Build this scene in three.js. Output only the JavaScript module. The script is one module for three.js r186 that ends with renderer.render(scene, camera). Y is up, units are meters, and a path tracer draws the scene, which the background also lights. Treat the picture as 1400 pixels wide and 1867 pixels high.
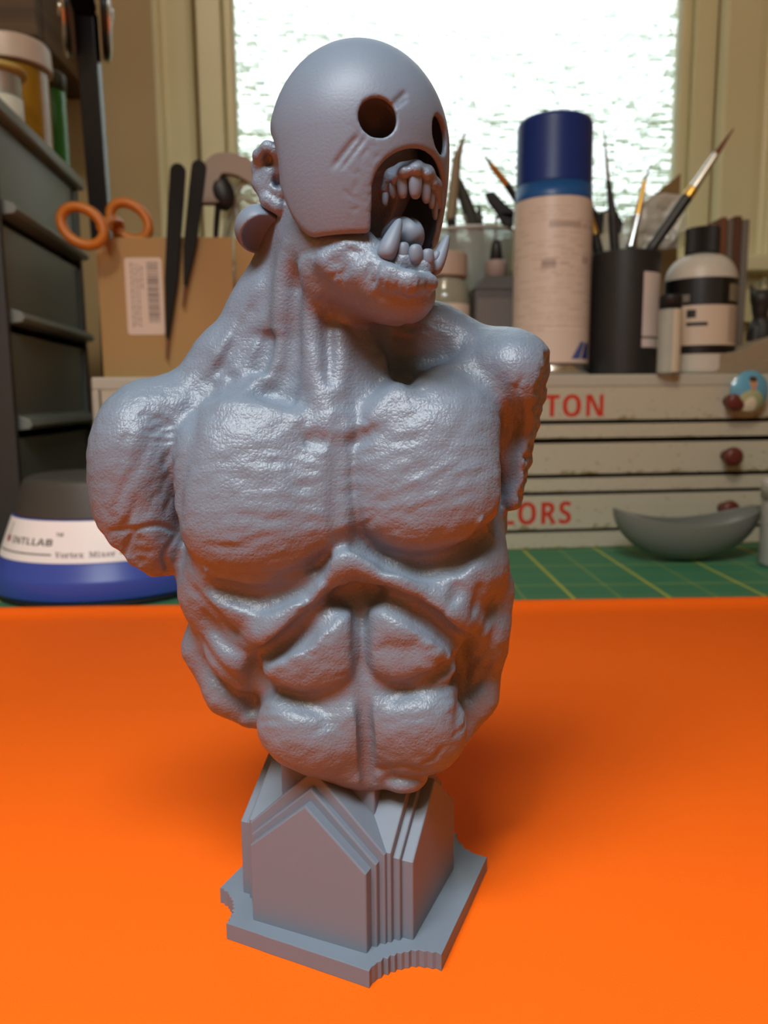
import * as THREE from 'three';
import { RoundedBoxGeometry } from 'three/addons/geometries/RoundedBoxGeometry.js';
import { mergeGeometries, mergeVertices, toCreasedNormals } from 'three/addons/utils/BufferGeometryUtils.js';
import { ImprovedNoise } from 'three/addons/math/ImprovedNoise.js';
import { RectAreaLightUniformsLib } from 'three/addons/lights/RectAreaLightUniformsLib.js';

// ---------------------------------------------------------------- camera, sky, lights, exposure
const FPX = 1412, W = 1400, H = 1867;
const scene = new THREE.Scene();
const camera = new THREE.PerspectiveCamera(2 * Math.atan(H / 2 / FPX) * 180 / Math.PI, W / H, 0.01, 60);
camera.position.set(0, 0.13, 0);
camera.rotation.set(-8.3 * Math.PI / 180, -1.2 * Math.PI / 180, -0.5 * Math.PI / 180, 'YXZ');
camera.updateMatrixWorld(true);
camera.focus = 0.168;
camera.userData.fStop = 20;
const SKY = [1.0, 1.06, 1.08];
scene.background = new THREE.Color().setRGB(...SKY);
scene.backgroundIntensity = 1.9;
RectAreaLightUniformsLib.init();
const EXPOSURE = 1.0;
const renderer = new THREE.WebGLRenderer({ antialias: true });
renderer.toneMapping = THREE.LinearToneMapping;
renderer.toneMappingExposure = EXPOSURE;
renderer.shadowMap.enabled = true;
// the desk lamp's cool LED panel (the lamp head itself is built below, over the bust and out of the frame)
const LAMP = { x: -0.10, y: 0.54, z: 0.06, w: 0.30, h: 0.12, i: 31.0, color: [0.86, 0.95, 1.0], tilt: 0.0 };
const panel = new THREE.RectAreaLight(new THREE.Color().setRGB(...LAMP.color), LAMP.i, LAMP.w, LAMP.h);
panel.position.set(LAMP.x, LAMP.y - 0.004, LAMP.z);
panel.rotation.set(-Math.PI / 2 + LAMP.tilt, 0, 0);
scene.add(panel);
// the warm ceiling lamp of the room, behind the camera
const BULB = { x: -0.35, y: 1.46, z: 0.75, i: 2.1 };
const bulb = new THREE.PointLight(new THREE.Color().setRGB(1.0, 0.89, 0.72), BULB.i, 0, 2);
bulb.position.set(BULB.x, BULB.y - 0.03, BULB.z);
bulb.shadow.radius = 5;
bulb.castShadow = true;
scene.add(bulb);

// ---------------------------------------------------------------- helpers
const CAM = new THREE.Vector3(0, 130, 0);                      // millimetres
const CROT = new THREE.Matrix3().setFromMatrix4(camera.matrixWorld);
function ray(px, py) { return new THREE.Vector3((px - W / 2) / FPX, -(py - H / 2) / FPX, -1).applyMatrix3(CROT); }
function at(px, py, d) { const v = ray(px, py); return v.multiplyScalar(d / -v.z).add(CAM); }          // mm, d = depth along -z
function am(px, py, d) { return at(px, py, d * 1000).multiplyScalar(0.001); }                          // the same in metres
function pxs(p) { const q = p.clone().sub(CAM).applyMatrix3(CROT.clone().transpose()); return -q.z / FPX; }  // mm per pixel at p
function rng(seed) { let s = seed >>> 0; return () => { s = (s + 0x6d2b79f5) | 0; let t = Math.imul(s ^ (s >>> 15), 1 | s); t = (t + Math.imul(t ^ (t >>> 7), 61 | t)) ^ t; return ((t ^ (t >>> 14)) >>> 0) / 4294967296; }; }
const used = new Map();
function numbered(n) { const k = used.get(n) || 0; used.set(n, k + 1); return k ? n + '_' + String(k).padStart(3, '0') : n; }
function thing(name, label, category, pos = [0, 0, 0], turn = 0, group) {
  const o = new THREE.Group(); o.name = numbered(name); scene.add(o);
  o.position.set(...pos); o.rotation.y = turn; o.userData = { label, category };
  if (group) o.userData.group = group;
  return o;
}
function shadows(m) { m.castShadow = m.receiveShadow = true; return m; }
function part(parent, name, geo, mat, label) {
  const m = shadows(new THREE.Mesh(geo, mat)); m.name = name; parent.add(m);
  if (label) m.userData.label = label;
  return m;
}
function structure(name, geo, mat, pos) {
  const m = shadows(new THREE.Mesh(geo, mat)); m.name = name; m.userData.kind = 'structure'; scene.add(m);
  if (pos) m.position.set(...pos);
  return m;
}
function single(name, geo, mat, label, category, pos, group) {
  const m = shadows(new THREE.Mesh(geo, mat)); m.name = numbered(name); m.userData = { label, category }; scene.add(m);
  if (group) m.userData.group = group;
  if (pos) m.position.copy(pos);
  return m;
}
const rgb = (r, g, b) => new THREE.Color().setRGB(r, g, b);
const std = (color, roughness = 0.6, o = {}) => new THREE.MeshStandardMaterial({ color, roughness, ...o });
const phy = (color, roughness = 0.6, o = {}) => new THREE.MeshPhysicalMaterial({ color, roughness, ...o });
const box = (w, h, d, r = 0.001, x = 0, y = 0, z = 0, seg = 2) => new RoundedBoxGeometry(w, h, d, seg, Math.min(r, w / 2.01, h / 2.01, d / 2.01)).translate(x, y, z);
const lathe = (pts, seg = 48) => new THREE.LatheGeometry(pts.map(p => new THREE.Vector2(p[0], p[1])), seg);
const tube = (pts, r, seg = 40, rs = 10, closed = false) => new THREE.TubeGeometry(new THREE.CatmullRomCurve3(pts, closed), seg, r, rs, closed);
function taper(pts, radii, rs = 12, seg = 40) {                // a tube whose radius varies along its length, ends closed
  const c = new THREE.CatmullRomCurve3(pts), g = new THREE.TubeGeometry(c, seg, 1, rs, false), p = g.attributes.position;
  for (let i = 0; i <= seg; i++) {
    const u = i / seg, o = c.getPointAt(u), f = u * (radii.length - 1), k = Math.min(radii.length - 2, Math.floor(f)), r = radii[k] + (radii[k + 1] - radii[k]) * (f - k);
    for (let j = 0; j <= rs; j++) { const n = i * (rs + 1) + j; p.setXYZ(n, o.x + (p.getX(n) - o.x) * r, o.y + (p.getY(n) - o.y) * r, o.z + (p.getZ(n) - o.z) * r); }
  }
  const ends = [0, 1].map(e => { const s = new THREE.SphereGeometry(Math.max(radii[e ? radii.length - 1 : 0], 1e-6), rs, 8); const q = c.getPointAt(e); return s.translate(q.x, q.y, q.z); });
  g.computeVertexNormals();
  return mergeGeometries([g, ...ends]);
}
const noise = new ImprovedNoise();
const fbm = (x, y, z, oct = 4) => { let s = 0, a = 0.5; for (let i = 0; i < oct; i++) { s += a * noise.noise(x, y, z); x *= 2.03; y *= 2.01; z *= 2.02; a *= 0.5; } return s; };
function dataTex(w, h, fn, srgb, rx = 1, ry = 1) {             // fn(u, v) -> [r, g, b] in 0..255
  const d = new Uint8Array(w * h * 4);
  for (let y = 0; y < h; y++) for (let x = 0; x < w; x++) { const c = fn(x / w, y / h, x, y), i = (y * w + x) * 4; d[i] = c[0]; d[i + 1] = c[1]; d[i + 2] = c[2]; d[i + 3] = 255; }
  const t = new THREE.DataTexture(d, w, h); t.wrapS = t.wrapT = THREE.RepeatWrapping; t.magFilter = THREE.LinearFilter; t.minFilter = THREE.LinearMipmapLinearFilter; t.generateMipmaps = true;
  if (srgb) t.colorSpace = THREE.SRGBColorSpace; t.repeat.set(rx, ry); t.needsUpdate = true; return t;
}
function canvasTex(w, h, draw) {
  const c = document.createElement('canvas'); c.width = w; c.height = h; draw(c.getContext('2d'), w, h);
  const t = new THREE.CanvasTexture(c); t.colorSpace = THREE.SRGBColorSpace; t.anisotropy = 8; return t;
}
// periodic noise made of a lattice that wraps, so that repeats join
function tileNoise(n, seed) {
  const r = rng(seed), g = Float32Array.from({ length: n * n }, () => r());
  const f = (t) => t * t * (3 - 2 * t);
  return (u, v) => { const x = (u - Math.floor(u)) * n, y = (v - Math.floor(v)) * n, i = Math.floor(x) % n, j = Math.floor(y) % n, a = f(x - Math.floor(x)), b = f(y - Math.floor(y)), i1 = (i + 1) % n, j1 = (j + 1) % n;
    return (g[j * n + i] * (1 - a) + g[j * n + i1] * a) * (1 - b) + (g[j1 * n + i] * (1 - a) + g[j1 * n + i1] * a) * b; };
}
// ---------------------------------------------------------------- sculpting: a field of distances, meshed by surface nets (all in millimetres)
const smin = (a, b, k) => { const h = Math.max(k - Math.abs(a - b), 0) / k; return Math.min(a, b) - h * h * k * 0.25; };
const smax = (a, b, k) => -smin(-a, -b, k);
class Sculpt {
  constructor() { this.items = []; }
  push(kind, f, c, r, k, amp) { this.items.push({ kind, f, x: c.x, y: c.y, z: c.z, r, k, amp }); return this; }
  // ellipsoid; rot = Euler in degrees
  ell(kind, c, rx, ry, rz, k = 3, rot) {
    const m = new THREE.Matrix3();
    if (rot) m.setFromMatrix4(new THREE.Matrix4().makeRotationFromEuler(new THREE.Euler(...rot.map(a => a * Math.PI / 180), 'ZYX')).transpose());
    const e = m.elements;
    const f = (x, y, z) => {
      x -= c.x; y -= c.y; z -= c.z;
      const a = (e[0] * x + e[3] * y + e[6] * z) / rx, b = (e[1] * x + e[4] * y + e[7] * z) / ry, g = (e[2] * x + e[5] * y + e[8] * z) / rz;
      const k0 = Math.sqrt(a * a + b * b + g * g), a2 = a / rx, b2 = b / ry, g2 = g / rz, k1 = Math.sqrt(a2 * a2 + b2 * b2 + g2 * g2);
      return k1 < 1e-9 ? -Math.min(rx, ry, rz) : k0 * (k0 - 1) / k1;
    };
    return this.push(kind, f, c, Math.max(rx, ry, rz), k);
  }
  // a boxier ellipsoid, with power q
  slab(kind, c, rx, ry, rz, k = 3, rot, q = 2.6) {
    const m = new THREE.Matrix3();
    if (rot) m.setFromMatrix4(new THREE.Matrix4().makeRotationFromEuler(new THREE.Euler(...rot.map(a => a * Math.PI / 180), 'ZYX')).transpose());
    const e = m.elements;
    const f = (x, y, z) => {
      x -= c.x; y -= c.y; z -= c.z;
      const a = Math.abs(e[0] * x + e[3] * y + e[6] * z) / rx, b = Math.abs(e[1] * x + e[4] * y + e[7] * z) / ry, g = Math.abs(e[2] * x + e[5] * y + e[8] * z) / rz;
      const k0 = Math.pow(Math.pow(a, q) + Math.pow(b, q) + Math.pow(g, q), 1 / q); if (k0 < 1e-6) return -Math.min(rx, ry, rz);
      const u = k0 ** (1 - q), k1 = Math.hypot(u * a ** (q - 1) / rx, u * b ** (q - 1) / ry, u * g ** (q - 1) / rz);
      return (k0 - 1) / k1 * (k0 < 1 ? 0.9 : 0.95);
    };
    return this.push(kind, f, c, Math.max(rx, ry, rz) * 1.15, k);
  }
  chain(kind, pts, radii, k = 3) {                             // tapered capsules in a row
    for (let i = 0; i + 1 < pts.length; i++) {
      const a = pts[i], b = pts[i + 1], ra = radii[i], rb = radii[i + 1], dx = b.x - a.x, dy = b.y - a.y, dz = b.z - a.z, l2 = dx * dx + dy * dy + dz * dz;
      const f = (x, y, z) => { x -= a.x; y -= a.y; z -= a.z; let t = (x * dx + y * dy + z * dz) / l2; t = t < 0 ? 0 : t > 1 ? 1 : t; x -= dx * t; y -= dy * t; z -= dz * t; return Math.sqrt(x * x + y * y + z * z) - (ra + (rb - ra) * t); };
      this.push(kind, f, a.clone().add(b).multiplyScalar(0.5), Math.sqrt(l2) / 2 + Math.max(ra, rb), k);
    }
    return this;
  }
  custom(kind, f, c, r, k) { return this.push(kind, f, c, r, k); }
  stroke(pts, w, amp) {                                        // raises (amp > 0) or carves (amp < 0) the surface along a line
    if (pts.length < 2) return this;
    const c = new THREE.Vector3(); pts.forEach(p => c.add(p)); c.multiplyScalar(1 / pts.length);
    let r = 0; pts.forEach(p => { r = Math.max(r, p.distanceTo(c)); });
    const n = pts.length, A = new Float64Array(n * 3); pts.forEach((p, i) => p.toArray(A, i * 3));
    const f = (x, y, z) => {
      let best = 1e9, tb = 0;
      for (let i = 0; i + 1 < n; i++) {
        const o = i * 3, ax = A[o], ay = A[o + 1], az = A[o + 2], dx = A[o + 3] - ax, dy = A[o + 4] - ay, dz = A[o + 5] - az, px = x - ax, py = y - ay, pz = z - az;
        let t = (px * dx + py * dy + pz * dz) / (dx * dx + dy * dy + dz * dz + 1e-9); t = t < 0 ? 0 : t > 1 ? 1 : t;
        const qx = px - dx * t, qy = py - dy * t, qz = pz - dz * t, d = qx * qx + qy * qy + qz * qz;
        if (d < best) { best = d; tb = (i + t) / (n - 1); }
      }
      const ends = Math.min(1, Math.min(tb, 1 - tb) * 5 + 0.25);
      return amp * ends * Math.exp(-best / (w * w));
    };
    return this.push('stroke', f, c, r + w * 2.4, 0, amp);
  }
  near(x, y, z, h, margin) {
    const out = [];
    for (const it of this.items) { const d = Math.hypot(x - it.x, y - it.y, z - it.z) - it.r; if (d < h + (it.kind === 'stroke' ? 0 : margin)) out.push(it); }
    return out;
  }
  eval(x, y, z, list = this.items) {
    let d = 1e3;
    for (const it of list) {
      const f = it.f(x, y, z);
      if (it.kind === 'add') d = smin(d, f, it.k);
      else if (it.kind === 'sub') d = smax(d, -f, it.k);
      else if (it.kind === 'and') d = smax(d, f, it.k);
      else if (it.kind === 'stroke') d -= f;
      else if (it.kind === 'skin') d += f;
    }
    return d;
  }
  hit(px, py) {                                                // the surface point that the photograph shows at a pixel
    const v = ray(px, py).normalize();
    let t = 110;
    for (let i = 0; i < 160; i++) { const x = CAM.x + v.x * t, y = CAM.y + v.y * t, z = CAM.z + v.z * t, d = this.eval(x, y, z); if (d < 0.05) return new THREE.Vector3(x, y, z); t += Math.max(0.08, d * 0.75); if (t > 260) break; }
    return null;
  }
  line(pts, w, amp, lift = 0) {                                // a stroke given by pixels, smoothed and laid on the surface
    const c = new THREE.CatmullRomCurve3(pts.map(p => new THREE.Vector3(p[0], p[1], 0))), n = Math.max(3, Math.round(c.getLength() / 12)), out = [];
    for (let i = 0; i <= n; i++) { const q = c.getPoint(i / n), h = this.hit(q.x, q.y); if (h) out.push(h); }
    (this.pending ||= []).push([out, w, amp]);
    return this;
  }
  flush() { for (const [p, w, a] of this.pending || []) this.stroke(p, w, a); this.pending = []; return this; }
  mesh(lo, hi, cell) {
    const B = 8, nb = [0, 1, 2].map(i => Math.ceil((hi[i] - lo[i]) / cell / B)), N = nb.map(n => n * B + 1), [NX, NY, NZ] = N;
    const val = new Float32Array(NX * NY * NZ).fill(9), half = cell * B * 0.5 * Math.sqrt(3), active = [];
    for (let bz = 0; bz < nb[2]; bz++) for (let by = 0; by < nb[1]; by++) for (let bx = 0; bx < nb[0]; bx++) {
      const cx = lo[0] + (bx + 0.5) * B * cell, cy = lo[1] + (by + 0.5) * B * cell, cz = lo[2] + (bz + 0.5) * B * cell;
      const list = this.near(cx, cy, cz, half, 7);
      let d = list.length ? this.eval(cx, cy, cz, list) : 9;
      const far = Math.abs(d) > half * 1.7 + 1.5;
      if (!far) active.push([bx, by, bz]);
      for (let k = 0; k <= B; k++) for (let j = 0; j <= B; j++) for (let i = 0; i <= B; i++) {
        const X = bx * B + i, Y = by * B + j, Z = bz * B + k, n = (Z * NY + Y) * NX + X;
        if (far) { if (i < B && j < B && k < B) val[n] = d > 0 ? 9 : -9; continue; }
        val[n] = this.eval(lo[0] + X * cell, lo[1] + Y * cell, lo[2] + Z * cell, list);
      }
    }
    const id = new Map(), P = [], idx = [], key = (x, y, z) => (z * NY + y) * NX + x;
    const C = [[0, 0, 0], [1, 0, 0], [0, 1, 0], [1, 1, 0], [0, 0, 1], [1, 0, 1], [0, 1, 1], [1, 1, 1]], E = [[0, 1], [2, 3], [4, 5], [6, 7], [0, 2], [1, 3], [4, 6], [5, 7], [0, 4], [1, 5], [2, 6], [3, 7]];
    const v = new Float32Array(8);
    const vert = (x, y, z) => {
      const kk = key(x, y, z); let got = id.get(kk); if (got !== undefined) return got;
      for (let c = 0; c < 8; c++) v[c] = val[key(x + C[c][0], y + C[c][1], z + C[c][2])];
      let sx = 0, sy = 0, sz = 0, n = 0;
      for (const [a, b] of E) if ((v[a] < 0) !== (v[b] < 0)) { const t = v[a] / (v[a] - v[b]); sx += C[a][0] + (C[b][0] - C[a][0]) * t; sy += C[a][1] + (C[b][1] - C[a][1]) * t; sz += C[a][2] + (C[b][2] - C[a][2]) * t; n++; }
      n = n || 1;
      got = P.length / 3; P.push(lo[0] + (x + sx / n) * cell, lo[1] + (y + sy / n) * cell, lo[2] + (z + sz / n) * cell); id.set(kk, got); return got;
    };
    const quad = (a, b, c, d, flip) => flip ? idx.push(a, c, b, a, d, c) : idx.push(a, b, c, a, c, d);
    for (let z = 1; z < NZ - 1; z++) for (let y = 1; y < NY - 1; y++) for (let x = 1; x < NX - 1; x++) {
      const n = key(x, y, z), s = val[n] < 0;
      if (s !== (val[n + 1] < 0)) quad(vert(x, y - 1, z - 1), vert(x, y, z - 1), vert(x, y, z), vert(x, y - 1, z), !s);
      if (s !== (val[n + NX] < 0)) quad(vert(x - 1, y, z - 1), vert(x - 1, y, z), vert(x, y, z), vert(x, y, z - 1), !s);
      if (s !== (val[n + NX * NY] < 0)) quad(vert(x - 1, y - 1, z), vert(x, y - 1, z), vert(x, y, z), vert(x - 1, y, z), !s);
    }
    const g = new THREE.BufferGeometry();
    g.setAttribute('position', new THREE.Float32BufferAttribute(P, 3)); g.setIndex(idx); g.computeVertexNormals();
    return g;
  }
}
// millimetres -> metres about an origin; with BOXED, uv in metres laid from the side that each triangle faces most
function finish(g, origin, boxed) {
  const p = g.attributes.position, nrm = g.attributes.normal;
  for (let i = 0; i < p.count; i++) p.setXYZ(i, (p.getX(i) - origin.x) * 0.001, (p.getY(i) - origin.y) * 0.001, (p.getZ(i) - origin.z) * 0.001);
  if (!boxed) return g;
  const idx = g.index.array, out = [[], [], []], P = [], Nn = [], UV = [], I = [];
  const made = [new Int32Array(p.count).fill(-1), new Int32Array(p.count).fill(-1), new Int32Array(p.count).fill(-1)];
  for (let t = 0; t < idx.length; t += 3) {
    let ax = 0, ay = 0, az = 0;
    for (let k = 0; k < 3; k++) { ax += nrm.getX(idx[t + k]); ay += nrm.getY(idx[t + k]); az += nrm.getZ(idx[t + k]); }
    ax = Math.abs(ax); ay = Math.abs(ay) * 0.9; az = Math.abs(az) * 1.1;
    const m = az >= ax && az >= ay ? 2 : ay >= ax ? 1 : 0;
    for (let k = 0; k < 3; k++) {
      const v = idx[t + k];
      if (made[m][v] < 0) { made[m][v] = P.length / 3; const x = p.getX(v), y = p.getY(v), z = p.getZ(v); P.push(x, y, z); Nn.push(nrm.getX(v), nrm.getY(v), nrm.getZ(v)); UV.push(m === 0 ? z : x, m === 1 ? z : y); }
      I.push(made[m][v]);
    }
  }
  const q = new THREE.BufferGeometry();
  q.setAttribute('position', new THREE.Float32BufferAttribute(P, 3)); q.setAttribute('normal', new THREE.Float32BufferAttribute(Nn, 3)); q.setAttribute('uv', new THREE.Float32BufferAttribute(UV, 2)); q.setIndex(I);
  return q;
}
// ---------------------------------------------------------------- the resin bust
const BASE = new THREE.Vector3(-4.5, 3.0, -185);               // mm: centre of the plinth, on the orange mat
const RESIN = [0.168, 0.208, 0.264];
const tnA = tileNoise(9, 3), tnB = tileNoise(23, 5), tnC = tileNoise(61, 7), tnD = tileNoise(127, 9);
// pebbled skin: rounded grains round scattered points, in two sizes
function grains(n, seed) {
  const r = rng(seed), px = Float32Array.from({ length: n * n }, () => r()), py = Float32Array.from({ length: n * n }, () => r()), ht = Float32Array.from({ length: n * n }, () => r());
  return (u, v) => { const x = u * n, y = v * n, ix = Math.floor(x), iy = Math.floor(y); let f1 = 9, f2 = 9, h = 0;
    for (let b = -1; b <= 1; b++) for (let a = -1; a <= 1; a++) { const c = ((iy + b + n) % n) * n + (ix + a + n) % n, dx = ix + a + px[c] - x, dy = iy + b + py[c] - y, d = Math.sqrt(dx * dx + dy * dy); if (d < f1) { f2 = f1; f1 = d; h = ht[c]; } else if (d < f2) f2 = d; }
    return Math.min(1, (f2 - f1) * 1.6) * (0.55 + 0.45 * h); };
}
const gA = grains(22, 3), gB = grains(40, 8);
const leather = dataTex(1024, 1024, (u, v) => {
  const wu = u + 0.012 * (tnA(u, v) - 0.5), wv = v + 0.012 * (tnA(v, u) - 0.5), q = (a) => a - Math.floor(a);
  const h = 0.55 * gA(q(wu), q(wv)) + 0.28 * gB(q(wu), q(wv)) + 0.17 * tnB(u, v); return [h * 255, h * 255, h * 255];
}, false);
leather.repeat.set(1 / 0.022, 1 / 0.022);
const skinMat = phy(rgb(...RESIN), 0.40, { bumpMap: leather, bumpScale: 0.00010, specularIntensity: 1.0 });
const helmetMat = phy(rgb(...RESIN), 0.46, { bumpMap: leather, bumpScale: 0.000025, specularIntensity: 0.8 });
const resinMat = phy(rgb(...RESIN), 0.50, { specularIntensity: 0.8 });
const bust = thing('resin_bust', 'grey resin bust of a screaming tusked monster in a smooth helmet, on a gabled plinth', 'bust', BASE.clone().multiplyScalar(0.001).toArray());

const S = new Sculpt();
// an ellipsoid given by its centre in the photograph (pixels and depth in mm), half sizes in pixels across and up and in mm deep
function E(kind, px, py, d, rx, ry, rz, k = 4, rot) { const c = at(px, py, d), s = pxs(c); S.ell(kind, c, rx * s, ry * s, rz, k, rot); }
function Q(kind, px, py, d, rx, ry, rz, k, rot, q) { const c = at(px, py, d), s = pxs(c); S.slab(kind, c, rx * s, ry * s, rz, k, rot, q); }
function L(kind, pts, k = 3) { const P = pts.map(p => at(p[0], p[1], p[2])); S.chain(kind, P, pts.map((p, i) => p[3] * pxs(P[i])), k); }
// --- the whole shoulder, cut below; the broken shoulder; their cut faces
function cut(px, py, d, nx, ny, nz, k, wob, reach) {
  const c = at(px, py, d), n = new THREE.Vector3(nx, ny, nz).normalize();
  S.custom('sub', (x, y, z) => Math.max(-((x - c.x) * n.x + (y - c.y) * n.y + (z - c.z) * n.z) + wob * noise.noise(x * 0.45, y * 0.45, z * 0.45), Math.hypot(x - c.x, y - c.y, z - c.z) - reach), c, reach, k);
}
E('add', 262, 838, 184, 94, 140, 16, 4, [0, 0, -4]);
E('add', 268, 940, 184, 82, 116, 14.5, 5, [0, 0, 12]);
cut(288, 1004, 171.5, -0.12, -0.36, 0.93, 0.5, 0.4, 40);
cut(232, 1010, 178, -0.72, -0.68, 0.1, 0.8, 0.6, 40);
cut(290, 1054, 178, -0.1, -0.98, 0.1, 0.8, 0.7, 40);
E('add', 928, 688, 184, 84, 88, 14, 4, [0, 0, 8]);
L('add', [[950, 740, 184, 52], [945, 830, 184, 36], [940, 905, 183, 24]], 4);
L('add', [[900, 740, 191, 46], [900, 850, 191, 36], [893, 950, 190, 26]], 4);
cut(972, 770, 178, 0.90, -0.17, 0.34, 0.5, 0.9, 40);
// --- trunk
E('add', 620, 965, 188, 262, 200, 22, 5);
E('add', 630, 1110, 187, 276, 178, 21, 6);
E('add', 655, 1262, 181, 188, 160, 20, 5);
L('add', [[390, 790, 190, 85], [600, 770, 186, 90], [860, 740, 190, 75]], 8);
// --- breast muscles
Q('add', 474, 902, 172.5, 150, 156, 14.5, 1.2, [-15, 0, 4], 2.5);
L('add', [[612, 800, 168, 44], [612, 950, 165, 40]], 7);
L('add', [[385, 775, 186, 42], [500, 775, 179, 44], [610, 785, 174, 44], [700, 750, 178, 44], [865, 690, 185, 42]], 8);
E('add', 460, 820, 178, 135, 95, 14.5, 5, [-18, 0, 2]);
Q('add', 768, 864, 172.5, 150, 150, 14, 1.2, [-15, 0, 10], 2.5);
E('add', 780, 790, 177, 132, 100, 14, 5, [-18, 0, 14]);
E('add', 318, 745, 186, 62, 52, 10, 6);
E('add', 480, 1078, 172.5, 130, 84, 11, 4, [-14, 0, -24]); E('add', 800, 1058, 172.5, 122, 78, 11, 4, [-14, 0, 22]);
E('add', 398, 1050, 183, 60, 90, 14, 6); E('add', 878, 1010, 185, 40, 100, 14, 6);
// --- neck and the slopes to the shoulders
L('add', [[575, 430, 184, 78], [585, 560, 184, 88], [600, 700, 183, 98], [605, 790, 182, 100]], 6);
L('add', [[515, 460, 190, 45], [478, 565, 189, 50], [410, 665, 188, 54], [358, 735, 187, 50]], 6);
L('add', [[700, 590, 192, 55], [790, 625, 192, 58], [875, 665, 189, 48]], 8);
L('add', [[500, 640, 186, 50], [470, 720, 182, 45]], 8);
// --- jaw, chin and the skull under the helmet
E('add', 632, 285, 181, 130, 160, 15, 4);
E('sub', 690, 215, 166, 44, 42, 8, 1.5); E('sub', 795, 240, 172, 34, 42, 8, 1.5);
E('add', 655, 480, 172, 92, 66, 11, 6, [0, 0, -12]);
E('add', 726, 538, 167, 68, 55, 9, 6);
E('add', 655, 500, 171, 78, 54, 10, 6, [0, 0, -14]);
E('add', 590, 450, 178, 70, 70, 11, 5);
// --- rib arch, flanks, belly
L('add', [[640, 1022, 164, 26], [560, 1080, 165, 30], [490, 1138, 168, 30], [440, 1182, 172, 30]], 4);
L('add', [[640, 1022, 164, 26], [720, 1052, 164, 30], [810, 1097, 167, 34], [885, 1150, 175, 34]], 4);
L('add', [[385, 1085, 178, 48], [430, 1190, 174, 40], [455, 1235, 174, 28]], 5);
L('add', [[375, 1180, 183, 44], [420, 1260, 180, 40], [455, 1300, 178, 26]], 4);
L('add', [[890, 1080, 180, 44], [885, 1180, 178, 36]], 5);
L('add', [[885, 1180, 183, 40], [868, 1270, 182, 34], [835, 1335, 180, 26]], 4);
Q('add', 568, 1170, 168.5, 98, 96, 9, 1.2, [6, 0, 6], 2.7);
Q('add', 752, 1158, 168.5, 95, 100, 9, 1.2, [6, 0, -10], 2.7);
Q('add', 573, 1322, 170.5, 104, 82, 10.5, 1.2, [20, 0, -26], 2.3);
Q('add', 757, 1314, 170.5, 93, 100, 10.5, 1.2, [20, 0, 4], 2.4);
L('add', [[655, 1110, 175, 40], [660, 1250, 174, 50], [668, 1390, 178, 45]], 5);
E('add', 650, 1385, 173.5, 84, 42, 9, 3, [0, 0, -14]);
E('add', 735, 1410, 171.5, 46, 27, 7, 1.2);
// --- the hollow of the armpits
E('sub', 925, 865, 171, 20, 95, 9, 2.5, [0, 0, -6]);
cut(815, 1400, 178, 0.72, -0.66, 0.1, 0.6, 1.6, 13);
// --- deep folds: under the breasts, under the rib arch, down the middle of the belly
L('sub', [[382, 1076, 164, 14], [470, 1100, 160.5, 20], [550, 1082, 160, 20], [602, 1022, 161, 12]], 1.6);
L('sub', [[648, 1000, 161, 12], [705, 1030, 160.5, 20], [768, 1044, 160.5, 20], [835, 1026, 162, 18], [902, 955, 168, 12]], 1.6);
L('sub', [[650, 1078, 158, 22], [602, 1112, 157.8, 20], [545, 1155, 159.5, 18], [478, 1194, 163, 14]], 3);
L('sub', [[650, 1078, 158, 22], [710, 1092, 157.8, 20], [784, 1129, 159.5, 18], [842, 1180, 163, 14]], 3);
L('sub', [[653, 1100, 160, 12], [658, 1180, 161.2, 9], [661, 1258, 161.2, 9], [667, 1340, 161.6, 9], [671, 1440, 164.5, 10]], 1.0);
L('sub', [[482, 1248, 164, 10], [540, 1282, 160.5, 12], [600, 1290, 159.5, 12], [660, 1262, 160.5, 8]], 1.2);
L('sub', [[660, 1258, 160.5, 8], [720, 1266, 159.5, 12], [790, 1242, 161, 12], [836, 1208, 164.5, 10]], 1.2);
// --- mouth cavity
{ const c = at(742, 392, 165), s = pxs(c); S.ell('sub', c, 62 * s, 92 * s, 14, 1.2, [0, 40, 0]); }
{ const c = at(742, 425, 167), s = pxs(c); S.ell('sub', c, 54 * s, 60 * s, 11, 1.2, [0, 40, 0]); }
// lips, gums
L('add', [[660, 452, 167, 19], [678, 486, 161.5, 21], [712, 506, 158, 21], [748, 516, 157, 20], [782, 516, 160, 17]], 1.6);
L('add', [[690, 447, 166, 13], [702, 462, 163, 14], [735, 476, 161, 14], [772, 487, 161, 13], [794, 484, 164, 11]], 1.2);
L('add', [[704, 345, 166, 10], [715, 322, 165, 13], [735, 312, 163.5, 14], [757, 309, 163.5, 15], [777, 317, 165.5, 14], [792, 338, 168.5, 12], [798, 372, 171, 10]], 1.2);
E('add', 736, 316, 162, 13, 12, 1.8, 0.5); E('add', 757, 311, 161.8, 14, 13, 1.9, 0.5); E('add', 776, 320, 163.8, 12, 12, 1.8, 0.5); E('add', 788, 338, 166.6, 10, 11, 1.6, 0.5); E('add', 719, 327, 163.4, 9, 11, 1.6, 0.5);
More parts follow.
